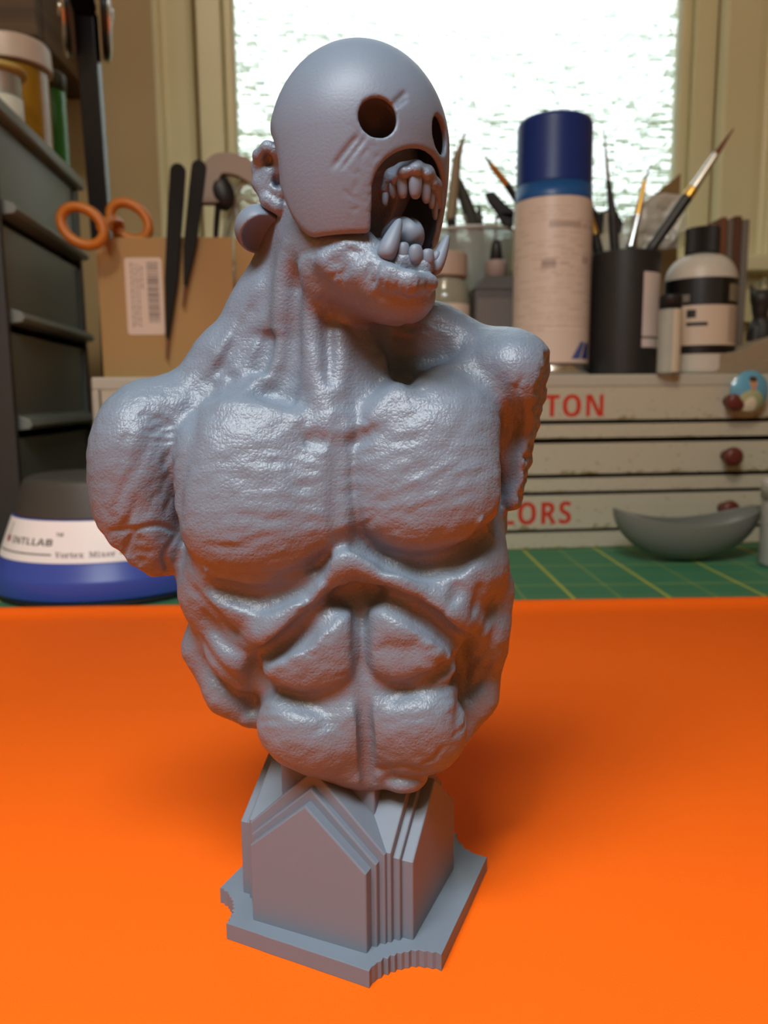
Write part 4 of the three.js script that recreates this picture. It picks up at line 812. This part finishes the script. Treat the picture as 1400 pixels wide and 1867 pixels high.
// ---------------------------------------------------------------- vortex mixer
{
  const c = am(195, 1000, 0.543), t = thing('vortex_mixer', 'blue laboratory mixer with a grey top and a white front plate, left of the bust', 'mixer', [c.x, 0.0012, c.z]);
  const squash = (g) => g.scale(1, 1, 0.92);
  part(t, 'foot', squash(lathe([[0, 0], [0.073, 0], [0.0745, 0.0015], [0.074, 0.0045], [0, 0.0045]], 72)), std(rgb(0.012, 0.012, 0.012), 0.7));
  part(t, 'body', squash(lathe([[0, 0.0035], [0.0745, 0.0035], [0.0762, 0.006], [0.0757, 0.0155], [0.0742, 0.0175], [0.0700, 0.0265], [0.0690, 0.0285], [0.0590, 0.0545], [0, 0.0545]], 96)), phy(rgb(0.045, 0.085, 0.42), 0.35));
  part(t, 'top', squash(lathe([[0, 0.0535], [0.0588, 0.0535], [0.0580, 0.0555], [0.0520, 0.0755], [0.0500, 0.0780], [0.0460, 0.0795], [0.020, 0.0805], [0, 0.0805]], 96)), std(rgb(0.055, 0.053, 0.047), 0.5));
  const A = 1.20, lab = canvasTex(1024, 192, (q, w, h) => {
    q.fillStyle = '#f3f4f5'; q.fillRect(0, 0, w, h);
    q.fillStyle = '#777'; q.fillRect(124, 22, 12, 66); q.fillStyle = '#e9e6df'; q.fillRect(128, 26, 4, 56); q.fillStyle = '#8c2338'; q.beginPath(); q.ellipse(130, 98, 20, 17, 0, 0, 7); q.fill();
    q.fillStyle = '#3a3a3a'; q.font = 'bold 42px sans-serif'; q.save(); q.translate(172, 114); q.scale(250 / q.measureText('INTLLAB').width, 1); q.fillText('INTLLAB', 0, 0); q.restore(); q.font = 'bold 24px sans-serif'; q.fillText('TM', 430, 70);
    q.fillStyle = '#6d6d6d'; q.fillRect(50, 150, 370, 8); q.fillStyle = '#444'; q.font = 'bold 34px serif'; q.fillText('Vortex  Mixer', 436, 166); q.fillStyle = '#6d6d6d'; q.fillRect(690, 150, 280, 8);
  });
  const g = new THREE.CylinderGeometry(0.0598, 0.0694, 0.0255, 64, 1, true, -A, 2 * A).translate(0, 0.0412, 0);
  part(t, 'front_plate', squash(g), phy(rgb(1, 1, 1), 0.4, { map: lab, side: THREE.DoubleSide }));
}
// ---------------------------------------------------------------- drawer tower at the left
{
  const far = am(158, 600, 0.80), turn = 94.6 * Math.PI / 180, t = thing('drawer_tower', 'tall grey green plastic drawer tower at the left edge, shaded below', 'drawer tower', [far.x, 0, far.z], turn);
  const Y = (py) => yAt(158, py, 0.80), Wd = 0.214, D = 0.26, topY = Y(326);
  const shellMat = std(rgb(0.030, 0.032, 0.031), 0.5), front = std(rgb(0.165, 0.195, 0.175), 0.42), cap = std(rgb(0.18, 0.21, 0.19), 0.42);
  part(t, 'carcass', mergeGeometries([box(Wd, 0.006, D, 0.001, -Wd / 2, 0.004, -D / 2), box(0.006, topY - 0.012, D, 0.001, -0.003, topY / 2, -D / 2), box(0.006, topY - 0.012, D, 0.001, -Wd + 0.003, topY / 2, -D / 2), box(Wd, topY - 0.012, 0.006, 0.001, -Wd / 2, topY / 2, -D + 0.003)]), shellMat);
  part(t, 'top', box(Wd + 0.006, 0.011, D + 0.008, 0.003, -Wd / 2, topY - 0.0055, -D / 2 + 0.002), cap);
  const ys = [Y(345), Y(487), Y(633), Y(778), Y(925), 0.006];
  for (let i = 0; i < 5; i++) {
    const a = ys[i + 1] + 0.004, b = ys[i] - 0.002, dr = part(t, 'drawer', mergeGeometries([box(Wd - 0.016, b - a, 0.004, 0.001, -Wd / 2, (a + b) / 2, -0.005), box(Wd - 0.03, (b - a) * 0.9, 0.16, 0.002, -Wd / 2, (a + b) / 2, -0.09)]), front);
    part(dr, 'lip', prism([[0, 0], [0.010, 0.001], [0.012, 0.004], [0.010, 0.008], [0, 0.012]], Wd - 0.018, 0.0006).rotateY(-Math.PI / 2).translate(-0.008, a, -0.003), front);
    part(dr, 'rib', box(0.004, b - a - 0.012, 0.004, 0.001, -0.012, (a + b) / 2 + 0.004, -0.002), front);
  }
}
// bottles on the tower
function onTower(px, d) { const p = am(px, 200, d); return [p.x, yAt(158, 326, 0.80) + 0.0003, p.z]; }
{
  const [x, y, z] = onTower(28, 0.72), t = thing('pill_bottle', 'amber pill bottle with a white screw cap on top of the drawer tower', 'pill bottle', [x, y, z]), H = yAt(30, 112, 0.70) - y, H2 = yAt(30, 64, 0.70) - y;
  part(t, 'body', lathe([[0, 0], [0.026, 0], [0.0287, 0.002], [0.0287, H - 0.003], [0.026, H], [0, H]], 48), phy(rgb(0.50, 0.26, 0.02), 0.18, { transmission: 0.35, thickness: 0 }));
  part(t, 'cap', lathe([[0, H], [0.0318, H], [0.0323, H + 0.001], [0.0315, H2 - 0.002], [0.0298, H2], [0, H2]], 48), std(rgb(0.62, 0.52, 0.44), 0.4));
}
{
  const [x, y, z] = onTower(94, 0.775), t = thing('green_vial', 'narrow green vial with a dark lid, behind the amber pill bottle', 'vial', [x, y, z]), H = yAt(95, 160, 0.765) - y, H2 = yAt(95, 126, 0.765) - y, r = 0.0133;
  part(t, 'body', lathe([[0, 0], [r - 0.001, 0], [r, 0.001], [r, H], [0, H]], 40), phy(rgb(0.03, 0.24, 0.03), 0.25, { specularIntensity: 1 }));
  part(t, 'lid', lathe([[0, H], [r + 0.001, H], [r + 0.001, H2 - 0.002], [r - 0.001, H2], [0, H2]], 40), std(rgb(0.045, 0.05, 0.035), 0.5));
}
{
  const [x, y, z] = onTower(2, 0.645), t = thing('screw_tube', 'white tube with a threaded metal neck and yellow lid, at the left edge', 'tube', [x, y, z]), H = yAt(2, 165, 0.63) - y, H2 = yAt(2, 124, 0.63) - y, r = 0.0165, prof = [[0, H], [r, H]];
  part(t, 'body', lathe([[0, 0], [r - 0.001, 0], [r, 0.001], [r, H - 0.001], [0, H - 0.001]], 40), std(rgb(0.70, 0.70, 0.62), 0.35));
  for (let i = 0; i < 8; i++) { const q = H + (H2 - H) * i / 8, s = (H2 - H) / 8; prof.push([r - 0.0022, q + s * 0.2], [r - 0.0008, q + s * 0.55], [r - 0.0022, q + s * 0.9]); } prof.push([0, H2]);
  part(t, 'thread', lathe(prof, 40), std(rgb(0.60, 0.60, 0.55), 0.35, { metalness: 0.6 }));
  part(t, 'lid', lathe([[0, H2], [r + 0.003, H2 + 0.0003], [r + 0.0035, H2 + 0.004], [r + 0.002, H2 + 0.006], [0, H2 + 0.006]], 40), std(rgb(0.55, 0.42, 0.12), 0.5));
}
{ // wooden wall cupboard, its lower corner in the picture
  const a = am(76, 72, 0.86), wood = canvasTex(512, 256, (c, w, h) => { c.fillStyle = '#5a4028'; c.fillRect(0, 0, w, h); const q = rng(2); for (let i = 0; i < 160; i++) { c.fillStyle = `rgba(${q() < .5 ? '30,18,8' : '120,88,56'},${0.08 + q() * .15})`; c.fillRect(0, q() * h, w, 1 + q() * 6); } });
  wood.wrapS = wood.wrapT = THREE.RepeatWrapping;
  const t = thing('wall_cupboard', 'dark wooden wall cupboard with horizontal grain, its corner at the upper left', 'cupboard', [a.x, a.y, ZW]);
  const m = std(rgb(1, 1, 1), 0.5, { map: wood });
  part(t, 'door', new THREE.BoxGeometry(0.46, 0.398, 0.018).translate(-0.232, 0.200, 0.159), m);
  part(t, 'case', new THREE.BoxGeometry(0.46, 0.40, 0.148).translate(-0.23, 0.20, 0.075), m);
}
// ---------------------------------------------------------------- cardboard box with tools, on the cabinet's left end
const cardMat = std(rgb(0.40, 0.245, 0.095), 0.8), D0 = 0.672;
{
  const a = am(189, 690, D0), b = am(432, 690, D0), e = am(474, 690, D0), top = yAt(300, 432, D0), h = top - TOP - 0.0006, dep = 0.115, k = 0.0028;
  const t = thing('cardboard_box', 'open brown cardboard box with a barcode sticker, holding scissors on the cabinet', 'box', [a.x, TOP + 0.0003, a.z]);
  const w = b.x - a.x, w2 = e.x - a.x;
  part(t, 'front', box(w, h, k, 0.0006, w / 2, h / 2, -k / 2), cardMat);
  part(t, 'side', box(k, h, dep - 2 * k, 0.0006, k / 2, h / 2, -dep / 2), cardMat);
  part(t, 'side', box(k, h, dep - 2 * k - 0.006, 0.0006, w2 - k / 2, h / 2, -dep / 2 - 0.003), cardMat);
  part(t, 'back', box(w2, h, k, 0.0006, w2 / 2, h / 2, -dep + k / 2), cardMat);
  part(t, 'base', box(w2 - 2 * k, k, dep - 2 * k - 0.008, 0.0006, w2 / 2, k / 2 + 0.0002, -dep / 2 - 0.003), cardMat);
  part(t, 'corner_flap', box(w2 - w - 0.0005, h, k, 0.0006, (w + w2) / 2 + 0.00025, h / 2, -0.0075), cardMat);
  const sk = canvasTex(256, 512, (c, W0, H0) => { c.fillStyle = '#d8c4b4'; c.fillRect(0, 0, W0, H0); const q = rng(15); let y = 28; c.fillStyle = '#6e625c'; while (y < 430) { const l = 2 + q() * 7; c.fillRect(150, y, 80, l); y += l + 2 + q() * 7; } c.fillStyle = 'rgba(110,98,90,0.75)'; for (let i = 0; i < 4; i++) { let yy = 30 + i * 8; while (yy < (i === 3 ? 200 : 440)) { const l = 10 + q() * 34; c.fillRect(40 + i * 24, yy, 9, l); yy += l + 9; } } });
  const sa = am(226, 470, D0), sb = am(301, 610, D0), sw = sb.x - sa.x, sh = sa.y - sb.y, shp = new THREE.Shape(), rr = 0.003;
  shp.moveTo(rr, 0); shp.lineTo(sw - rr, 0); shp.quadraticCurveTo(sw, 0, sw, rr); shp.lineTo(sw, sh - rr); shp.quadraticCurveTo(sw, sh, sw - rr, sh); shp.lineTo(rr, sh); shp.quadraticCurveTo(0, sh, 0, sh - rr); shp.lineTo(0, rr); shp.quadraticCurveTo(0, 0, rr, 0);
  const sg = new THREE.ExtrudeGeometry(shp, { depth: 0.0002, bevelEnabled: false }), sp = sg.attributes.position, su = sg.attributes.uv; for (let i = 0; i < sp.count; i++) su.setXY(i, sp.getX(i) / sw, sp.getY(i) / sh);
  part(t, 'sticker', sg.translate(sa.x - a.x, sb.y - TOP - 0.0003, 0.0001), std(rgb(1, 1, 1), 0.55, { map: sk }));
}
// two pairs of tweezers held flat on the front of the box
function tweezers(label, x0, y0, x1, y1, w) {
  const d = D0 - 0.004, A = am(x0, y0, d), B = am(x1, y1, d), L0 = A.distanceTo(B), t = thing('tweezers', label, 'tweezers', B.toArray(), 0);
  const ang = Math.atan2(A.x - B.x, A.y - B.y), g = (z) => { const s = new THREE.Shape(); s.moveTo(-0.0009, 0.016); s.lineTo(-w * 0.42, L0 * 0.42); s.lineTo(-w / 2, L0 * 0.8); s.lineTo(-w / 2, L0 - w / 2); s.absarc(0, L0 - w / 2, w / 2, Math.PI, 0, true); s.lineTo(w / 2, L0 * 0.8); s.lineTo(w * 0.42, L0 * 0.42); s.lineTo(0.0009, 0.016); s.closePath();
    return new THREE.ExtrudeGeometry(s, { depth: 0.0010, bevelEnabled: true, bevelSize: 0.0003, bevelThickness: 0.0003, bevelSegments: 2 }).translate(0, 0, z).rotateZ(-ang); };
  for (const z of [0, 0.0018]) part(t, 'arm', g(z), phy(rgb(0.010, 0.009, 0.007), 0.6, { specularIntensity: 0.4 }));
  for (const z of [0.0004, 0.0020]) part(t, 'tip', taper([new THREE.Vector3(0, 0.017, z), new THREE.Vector3(0, 0.008, z), new THREE.Vector3(0, 0, z)], [0.0013, 0.001, 0.0006], 8, 8).rotateZ(-ang), std(rgb(0.40, 0.24, 0.18), 0.3, { metalness: 0.7 }));
}
tweezers('longer pair of black tweezers hanging on the front of the cardboard box', 326, 300, 304, 655, 0.0118);
tweezers('shorter pair of black tweezers, right of the longer pair on the box', 365, 294, 334, 560, 0.0112);
{ // scissors stuck in the box, the orange loops outside
  const d = 0.690, piv = am(222, 520, d), t = thing('scissors', 'scissors with two orange finger loops, stuck into the left of the box', 'scissors', piv.toArray());
  const orange = std(rgb(0.52, 0.16, 0.012), 0.4), rel = (px, py, dd) => am(px, py, dd).sub(piv);
  const loop = (px, py, rx, ry, rot, dd) => { const q = []; for (let i = 0; i < 32; i++) { const a = i / 32 * 6.2832, X = rx * Math.cos(a), Yv = ry * Math.sin(a); q.push(rel(px + X * Math.cos(rot) - Yv * Math.sin(rot), py + X * Math.sin(rot) + Yv * Math.cos(rot), dd)); } return tube(q, 0.0042, 64, 12, true); };
  const h1 = part(t, 'handle', mergeGeometries([loop(150, 412, 43, 30, 0.62, 0.652), taper([rel(184, 414, 0.653), rel(200, 402, 0.666), rel(218, 408, 0.688), rel(221, 460, 0.693), rel(222, 520, d)], [0.004, 0.0038, 0.0036, 0.0033, 0.003], 10, 24)]), orange);
  const h2 = part(t, 'handle', mergeGeometries([loop(236, 403, 40, 28, 0.72, d - 0.005), taper([rel(212, 420, d - 0.005), rel(220, 480, d + 0.003), rel(222, 520, d + 0.005)], [0.004, 0.0035, 0.003], 10, 10)]), orange);
  part(t, 'blade', taper([rel(222, 520, d), rel(229, 580, d + 0.002), rel(236, 640, d + 0.002)], [0.003, 0.0028, 0.0006], 8, 10), steel);
  part(t, 'blade', taper([rel(222, 520, d + 0.006), rel(222, 580, d + 0.007), rel(221, 640, d + 0.007)], [0.003, 0.0028, 0.0006], 8, 10), steel);
}
{ // things that stick out of the box
  const d = 0.725, p = am(420, 340, d), t = thing('respirator_strap', 'beige curved plastic strap with a black pad, rising out of the box beside the helmet', 'strap', p.toArray());
  const rel = (px, py, dd = d) => am(px, py, dd).sub(p);
  const c = new THREE.CatmullRomCurve3([rel(384, 372), rel(382, 330), rel(398, 303), rel(432, 303), rel(462, 318), rel(488, 340)]), N = 40, P = [], I = [];
  for (let i = 0; i <= N; i++) { const u = i / N, q = c.getPoint(u), tg = c.getTangent(u), nx = -tg.y, ny = tg.x, w = 0.0085; for (const [a, z] of [[-w, 0.006], [w, 0.006], [w, -0.006], [-w, -0.006]]) P.push(q.x + nx * a, q.y + ny * a, q.z + z); if (i < N) for (let k = 0; k < 4; k++) { const o = i * 4, k1 = (k + 1) % 4; I.push(o + k, o + k1, o + 4 + k, o + k1, o + 4 + k1, o + 4 + k); } }
  const g = new THREE.BufferGeometry(); g.setAttribute('position', new THREE.Float32BufferAttribute(P, 3)); g.setIndex(I); const gs = toCreasedNormals(g.toNonIndexed(), 0.6);
  part(t, 'band', gs, std(rgb(0.32, 0.25, 0.20), 0.55));
  part(t, 'pad', new THREE.SphereGeometry(1, 28, 20).scale(0.0108, 0.0155, 0.008).rotateZ(0.25).translate(...rel(405, 352).toArray()), blackMat);
  part(t, 'leg', taper([rel(398, 372), rel(394, 420), rel(392, 520)], [0.003, 0.0022, 0.002], 8, 10), blackMat);
}
for (const [pts, r, label] of [[[[438, 420], [428, 360], [450, 330], [470, 345]], 0.0026, 'clear hose loop rising from the box, nearest the helmet\'s brim'], [[[410, 430], [424, 392], [440, 360], [468, 372]], 0.0022, 'clear hose loop rising from the box beneath the beige strap']]) {
  const q = pts.map(v => am(v[0], v[1], 0.735)), b = am(pts[0][0] - 4, 560, 0.735), o = b.clone();
  single('hose', tube([b, ...q].map(v => v.clone().sub(o)), r, 60, 10), phy(rgb(0.62, 0.60, 0.46), 0.2, { transmission: 0.45, thickness: 0 }), label, 'hose', o);
}
{
  const o = am(447, 500, 0.742), g = new THREE.PlaneGeometry(0.036, 0.15, 20, 50), p = g.attributes.position;
  for (let i = 0; i < p.count; i++) { const x = p.getX(i) * 70, y = p.getY(i) * 45; p.setZ(i, 0.010 * fbm(x, y, 1.3, 4)); p.setX(i, p.getX(i) + 0.004 * fbm(x, y, 9)); }
  g.computeVertexNormals();
  single('plastic_bag', g, phy(rgb(0.72, 0.72, 0.62), 0.2, { transmission: 0.5, thickness: 0, side: THREE.DoubleSide }), 'clear crumpled plastic bag standing in the cardboard box beside the helmet', 'plastic bag', o.add(new THREE.Vector3(0, 0.012, 0)));
}
// ---------------------------------------------------------------- desk lamp: pole by the box, elbow, arm to the head over the bust
{
  const black = std(rgb(0.010, 0.010, 0.011), 0.3), foot = am(194, 690, 0.712), elbow = am(156, 22, 0.685), knee = am(187, 440, 0.712), z0 = new THREE.Vector3(foot.x - 0.002, 0.0005, foot.z);
  const t = thing('desk_lamp', 'black jointed desk lamp, its pole rising between drawer tower and box', 'lamp', z0.toArray());
  const rel = (v) => v.clone().sub(z0), sec = (A, B, w, d2) => { const L1 = A.distanceTo(B), g = box(w, L1, d2, 0.0015, 0, L1 / 2, 0), q = new THREE.Quaternion().setFromUnitVectors(new THREE.Vector3(0, 1, 0), B.clone().sub(A).normalize()); return g.applyQuaternion(q).translate(...rel(A).toArray()); };
  part(t, 'base', lathe([[0, 0], [0.007, 0], [0.007, 0.006], [0.005, 0.010], [0, 0.010]], 24), black);
  part(t, 'pole', taper([rel(z0).setY(0.004), rel(foot), rel(knee)], [0.0042, 0.0040, 0.0042], 12, 30), black);
  part(t, 'lower_arm', sec(knee, elbow, 0.0165, 0.012), black);
  // elbow: two cheeks with bright edges round the arm's end
  for (const s of [-1, 1]) { const V = new THREE.Vector3(Math.cos(0.33), 0, -Math.sin(0.33)), e = rel(elbow).addScaledVector(V, s * 0.0145), e2 = e.clone().addScaledVector(V, s * 0.0022), e3 = e.clone().addScaledVector(V, s * 0.0027); part(t, 'elbow_cheek', new THREE.CylinderGeometry(0.033, 0.033, 0.005, 48).rotateZ(Math.PI / 2).rotateY(0.33).translate(e.x, e.y, e.z), black); part(t, 'elbow_ring', new THREE.TorusGeometry(0.033, 0.0016, 10, 64).rotateY(Math.PI / 2 + 0.33).translate(e2.x, e2.y, e2.z), steel); part(t, 'elbow_screw', lathe([[0, 0], [0.006, 0], [0.005, 0.004], [0, 0.0045]], 24).rotateZ(-s * Math.PI / 2).rotateY(0.33).translate(e3.x, e3.y, e3.z), steel); }
  const neck = new THREE.Vector3(LAMP.x - 0.01, LAMP.y + 0.05, LAMP.z);
  part(t, 'upper_arm', sec(elbow, neck, 0.0165, 0.012), black);
  const head = part(t, 'head', box(LAMP.w + 0.024, 0.022, LAMP.h + 0.024, 0.006).rotateX(LAMP.tilt).translate(...rel(new THREE.Vector3(LAMP.x, LAMP.y + 0.0125, LAMP.z)).toArray()), black);
  part(t, 'swivel', lathe([[0, 0], [0.010, 0], [0.012, 0.018], [0.008, 0.036], [0, 0.037]], 24).translate(...rel(new THREE.Vector3(LAMP.x - 0.01, LAMP.y + 0.020, LAMP.z)).toArray()), black);
  const glow = new THREE.MeshStandardMaterial({ color: 0xffffff, emissive: rgb(...LAMP.color), emissiveIntensity: 1.5, roughness: 0.5 });
  part(t, 'led_panel', new THREE.BoxGeometry(LAMP.w, 0.002, LAMP.h).rotateX(LAMP.tilt).translate(...rel(new THREE.Vector3(LAMP.x, LAMP.y + 0.001, LAMP.z)).toArray()), glow, 'glowing white panel');
}
{ // ceiling lamp behind the camera
  const t = thing('ceiling_lamp', 'round warm ceiling lamp of the room, behind the photographer', 'lamp', [BULB.x, 1.60, BULB.z]);
  part(t, 'rose', lathe([[0, 0], [0.06, 0], [0.06, -0.012], [0.01, -0.02], [0.008, -0.09], [0, -0.09]], 32), std(rgb(0.6, 0.58, 0.5), 0.4));
  part(t, 'bulb', new THREE.SphereGeometry(0.045, 32, 20).translate(0, BULB.y - 1.60 - 0.03, 0), new THREE.MeshStandardMaterial({ color: 0xffffff, emissive: rgb(1.0, 0.80, 0.52), emissiveIntensity: 2, roughness: 0.5 }));
}
scene.traverse(o => { if (o.isMesh) { o.castShadow = o.receiveShadow = true; } });
renderer.render(scene, camera);
